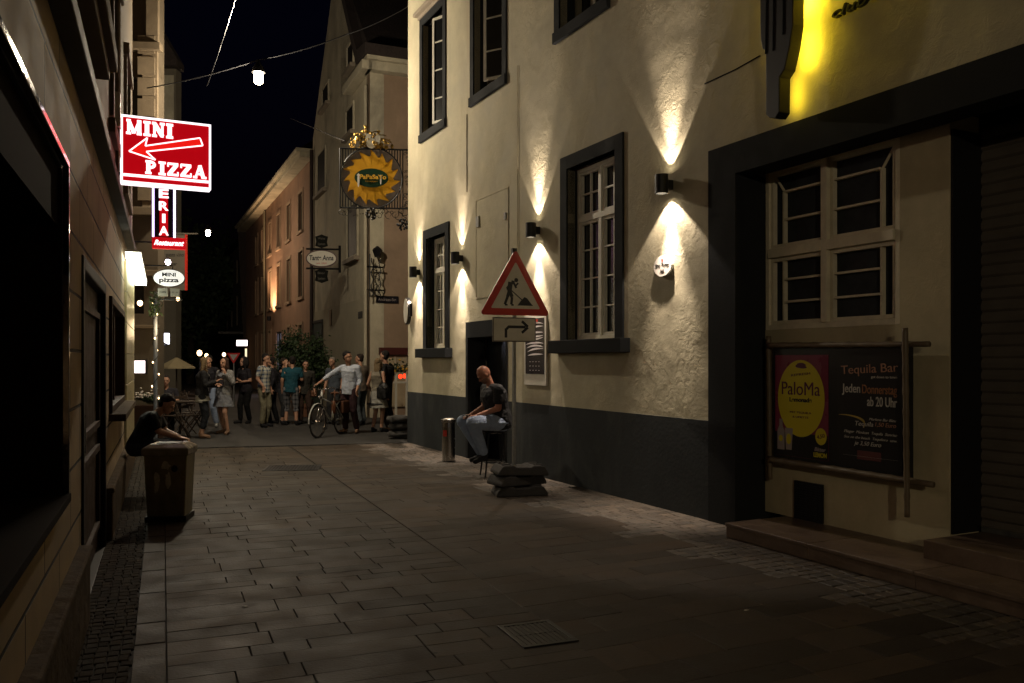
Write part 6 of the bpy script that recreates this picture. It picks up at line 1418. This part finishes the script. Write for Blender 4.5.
for k, (px, Y, h, r, lb) in enumerate(((190, 60, 10.5, 3.2, 'dark broad tree against the night sky at the left end of the lane'), (213, 66, 9.5, 3.0, 'dark rounded tree between the two others at the end of the lane'), (233, 74, 12.5, 3.4, 'dark tall tree beside the far grey house'))):
    q = at(px, 361, Y); t = thing('tree', lb, 'tree', (q.x, Y, 0), 0, 'dark trees at the end of the lane')
    b = nb(); leaves(b, (0, 0, h*.6), (r, r, h*.42), 7000, .26, 50+k); obj('crown', b, M['leaf'], t, recalc=False)
    b = nb(); tube(b, [(0, 0, 0), (.1, 0, h*.35), (0, .1, h*.7)], [.28, .2, .08], 8)
    for i in range(6): a = i*1.1; tube(b, [(0, 0, h*(.3+.05*i)), (r*.35*math.cos(a), r*.35*math.sin(a), h*(.45+.05*i)), (r*.7*math.cos(a), r*.7*math.sin(a), h*(.55+.05*i))], [.1, .07, .03], 6)
    obj('trunk', b, M['bark'], t)
# parasol
Yu = 23.5; q = at(176.5, 361, Yu); t = thing('parasol', 'small beige cafe parasol behind the fairy light pole', 'parasol', (q.x, Yu, 0), R_(20))
zp = at(0, 357, Yu).z; zr = at(0, 367.3, Yu).z; rr_ = 19*Yu/F
b = nb(); c = b.verts.new((0, 0, zp)); ring = [b.verts.new((rr_*math.cos(R_(45*i+22)), rr_*math.sin(R_(45*i+22)), zr)) for i in range(8)]; low = [b.verts.new((rr_*math.cos(R_(45*i+22)), rr_*math.sin(R_(45*i+22)), zr-.035)) for i in range(8)]
for i in range(8): b.faces.new((c, ring[i], ring[(i+1) % 8])); b.faces.new((ring[i], low[i], low[(i+1) % 8], ring[(i+1) % 8]))
obj('canopy', b, M['canvas'], t, recalc=False); b = nb(); tube(b, [(0, 0, 0), (0, 0, zp)], .02, 8); obj('pole', b, M['wicker'], t)
b = nb()
for i in range(8): tube(b, [(0, 0, zp-.25), (rr_*.6*math.cos(R_(45*i+22)), rr_*.6*math.sin(R_(45*i+22)), (zp*.4+zr*.6)-.03)], .006, 4)
obj('rib', b, M['wicker'], t)

# chairs
def chair():
    t = thing('cafe_chair', '', 'chair', (0, 0, 0), 0, 'dark folding chairs outside the cafe')
    b = nb()
    for i in range(5): bx(b, -.2, .2, -.18+i*.075, -.12+i*.075, .45, .465)
    obj('seat', b, M['wicker'], t, bevel=.003); b = nb()
    for i in range(3): bx(b, -.19, .19, .19+.03*i, .205+.03*i, .6+i*.1, .66+i*.1)
    obj('backrest', b, M['wicker'], t, bevel=.003)
    for s in (-1, 1):
        b = nb(); tube(b, [(s*.2, -.2, 0), (s*.2, .1, .5), (s*.2, .28, .92)], .014, 6); obj('leg', b, M['wicker'], t); b = nb(); tube(b, [(s*.18, .24, 0), (s*.18, -.15, .46)], .014, 6); obj('leg', b, M['wicker'], t)
    return t
ch0 = chair()
spots = [(190, 17.9, 70, 'dark folding chair nearest to the blonde woman'), (182, 18.6, -40, 'dark folding chair second from the blonde woman, turned to the table'), (174, 17.8, 150, 'dark folding chair right behind the leaning man'), (195, 19.6, 100, 'dark folding chair farthest back at the cafe'), (146, 18.9, 10, 'dark folding chair next to the flower box by the wall')]
for i, (px, Y, a, lb) in enumerate(spots):
    if i == 0: o = ch0
    else:
        o = ch0.copy(); C.objects.link(o)
        for c in list(ch0.children): d = c.copy(); C.objects.link(d); d.parent = o
    o.location = (at(px, 361, Y).x, Y, 0); o.rotation_euler = (0, 0, R_(a)); o['label'] = lb
t = thing('cafe_table', 'round dark bistro table between the folding chairs', 'table', (at(180, 361, 18.1).x, 18.1, 0))
b = nb(); lathe(b, [(.3, .72), (.31, .73), (.31, .745), (.3, .75)], 24); obj('tabletop', b, M['wicker'], t); b = nb(); tube(b, [(0, 0, 0), (0, 0, .72)], .025, 8); lathe(b, [(.2, 0), (.19, .02), (.03, .04)], 16); obj('pedestal', b, M['iron'], t)
t = thing('flower_box', 'long planter box with pale flowers below the glowing menu case', 'planter', (at(147, 361, 16.3).x, 16.3, 0))
b = nb(); bx(b, -.28, .28, -.12, .12, 0, .75); obj('box', b, M['darkwood'], t, bevel=.01)
b = nb(); leaves(b, (0, 0, .88), (.28, .12, .12), 900, .035, 77); obj('leaves', b, M['leaf'], t, recalc=False)
b = nb(); random.seed(78)
for i in range(60): ell(b, (random.gauss(0, .15), random.gauss(-.03, .06), .9+abs(random.gauss(0, .06))), (.02, .02, .015), 6, 5)
obj('blossoms', b, mat('pale_blossom', (.5, .45, .4), .7), t)
# slumped sacks at the corner
for k, (dx_, dy_, z_, lb) in enumerate(((0, 0, .09, 'grey sack at the bottom of the small pile by the building corner'), (.02, .03, .25, 'grey sack in the middle of the small pile by the building corner'), (-.02, .0, .4, 'grey sack on top of the small pile by the building corner'))):
    q = at(402, 361, 17.6); t = thing('sack', lb, 'sack', (q.x+dx_-.05, 17.6+dy_, z_), R_(15*k), 'sacks piled at the building corner')
    b = nb(); ell(b, (0, 0, 0), (.27, .2, .085), 20, 12); bx(b, -.22, .22, -.14, .14, -.06, .06); remesh(b, 'bag', mat('sack_grey', (.07, .065, .06), .9, var=.3, vs=9, bump=.5, bs=14), t, .015, 6)
    b = nb(); ell(b, (.27, 0, .02), (.04, .07, .03), 10, 6); obj('tied_end', b, mat('sack_grey', (0, 0, 0)), t, smooth=True)
# scraps on the paving
random.seed(99)
SCR = [((357, 461), 'small white paper scrap on the paving left of the steel bin'), ((245, 607), 'small pale paper scrap in the left foreground paving'), ((746, 611), 'small pale paper scrap in the right foreground paving'), ((119, 530), 'crumpled paper scrap lying on the cobbles beside the left wall')]
for (px, py), lb in SCR:
    q = gp_(px, py); b = nb(); pts = [(random.uniform(.6, 1)*.022*math.cos(a), random.uniform(.6, 1)*.015*math.sin(a), random.uniform(.002, .008)) for a in [i*.9 for i in range(7)]]; b.faces.new([b.verts.new(v) for v in pts])
    o = obj('litter', b, M['paper'], None, recalc=False); o.location = (q[0], q[1], 0.002); tag(o, lb, 'litter', 'paper scraps')
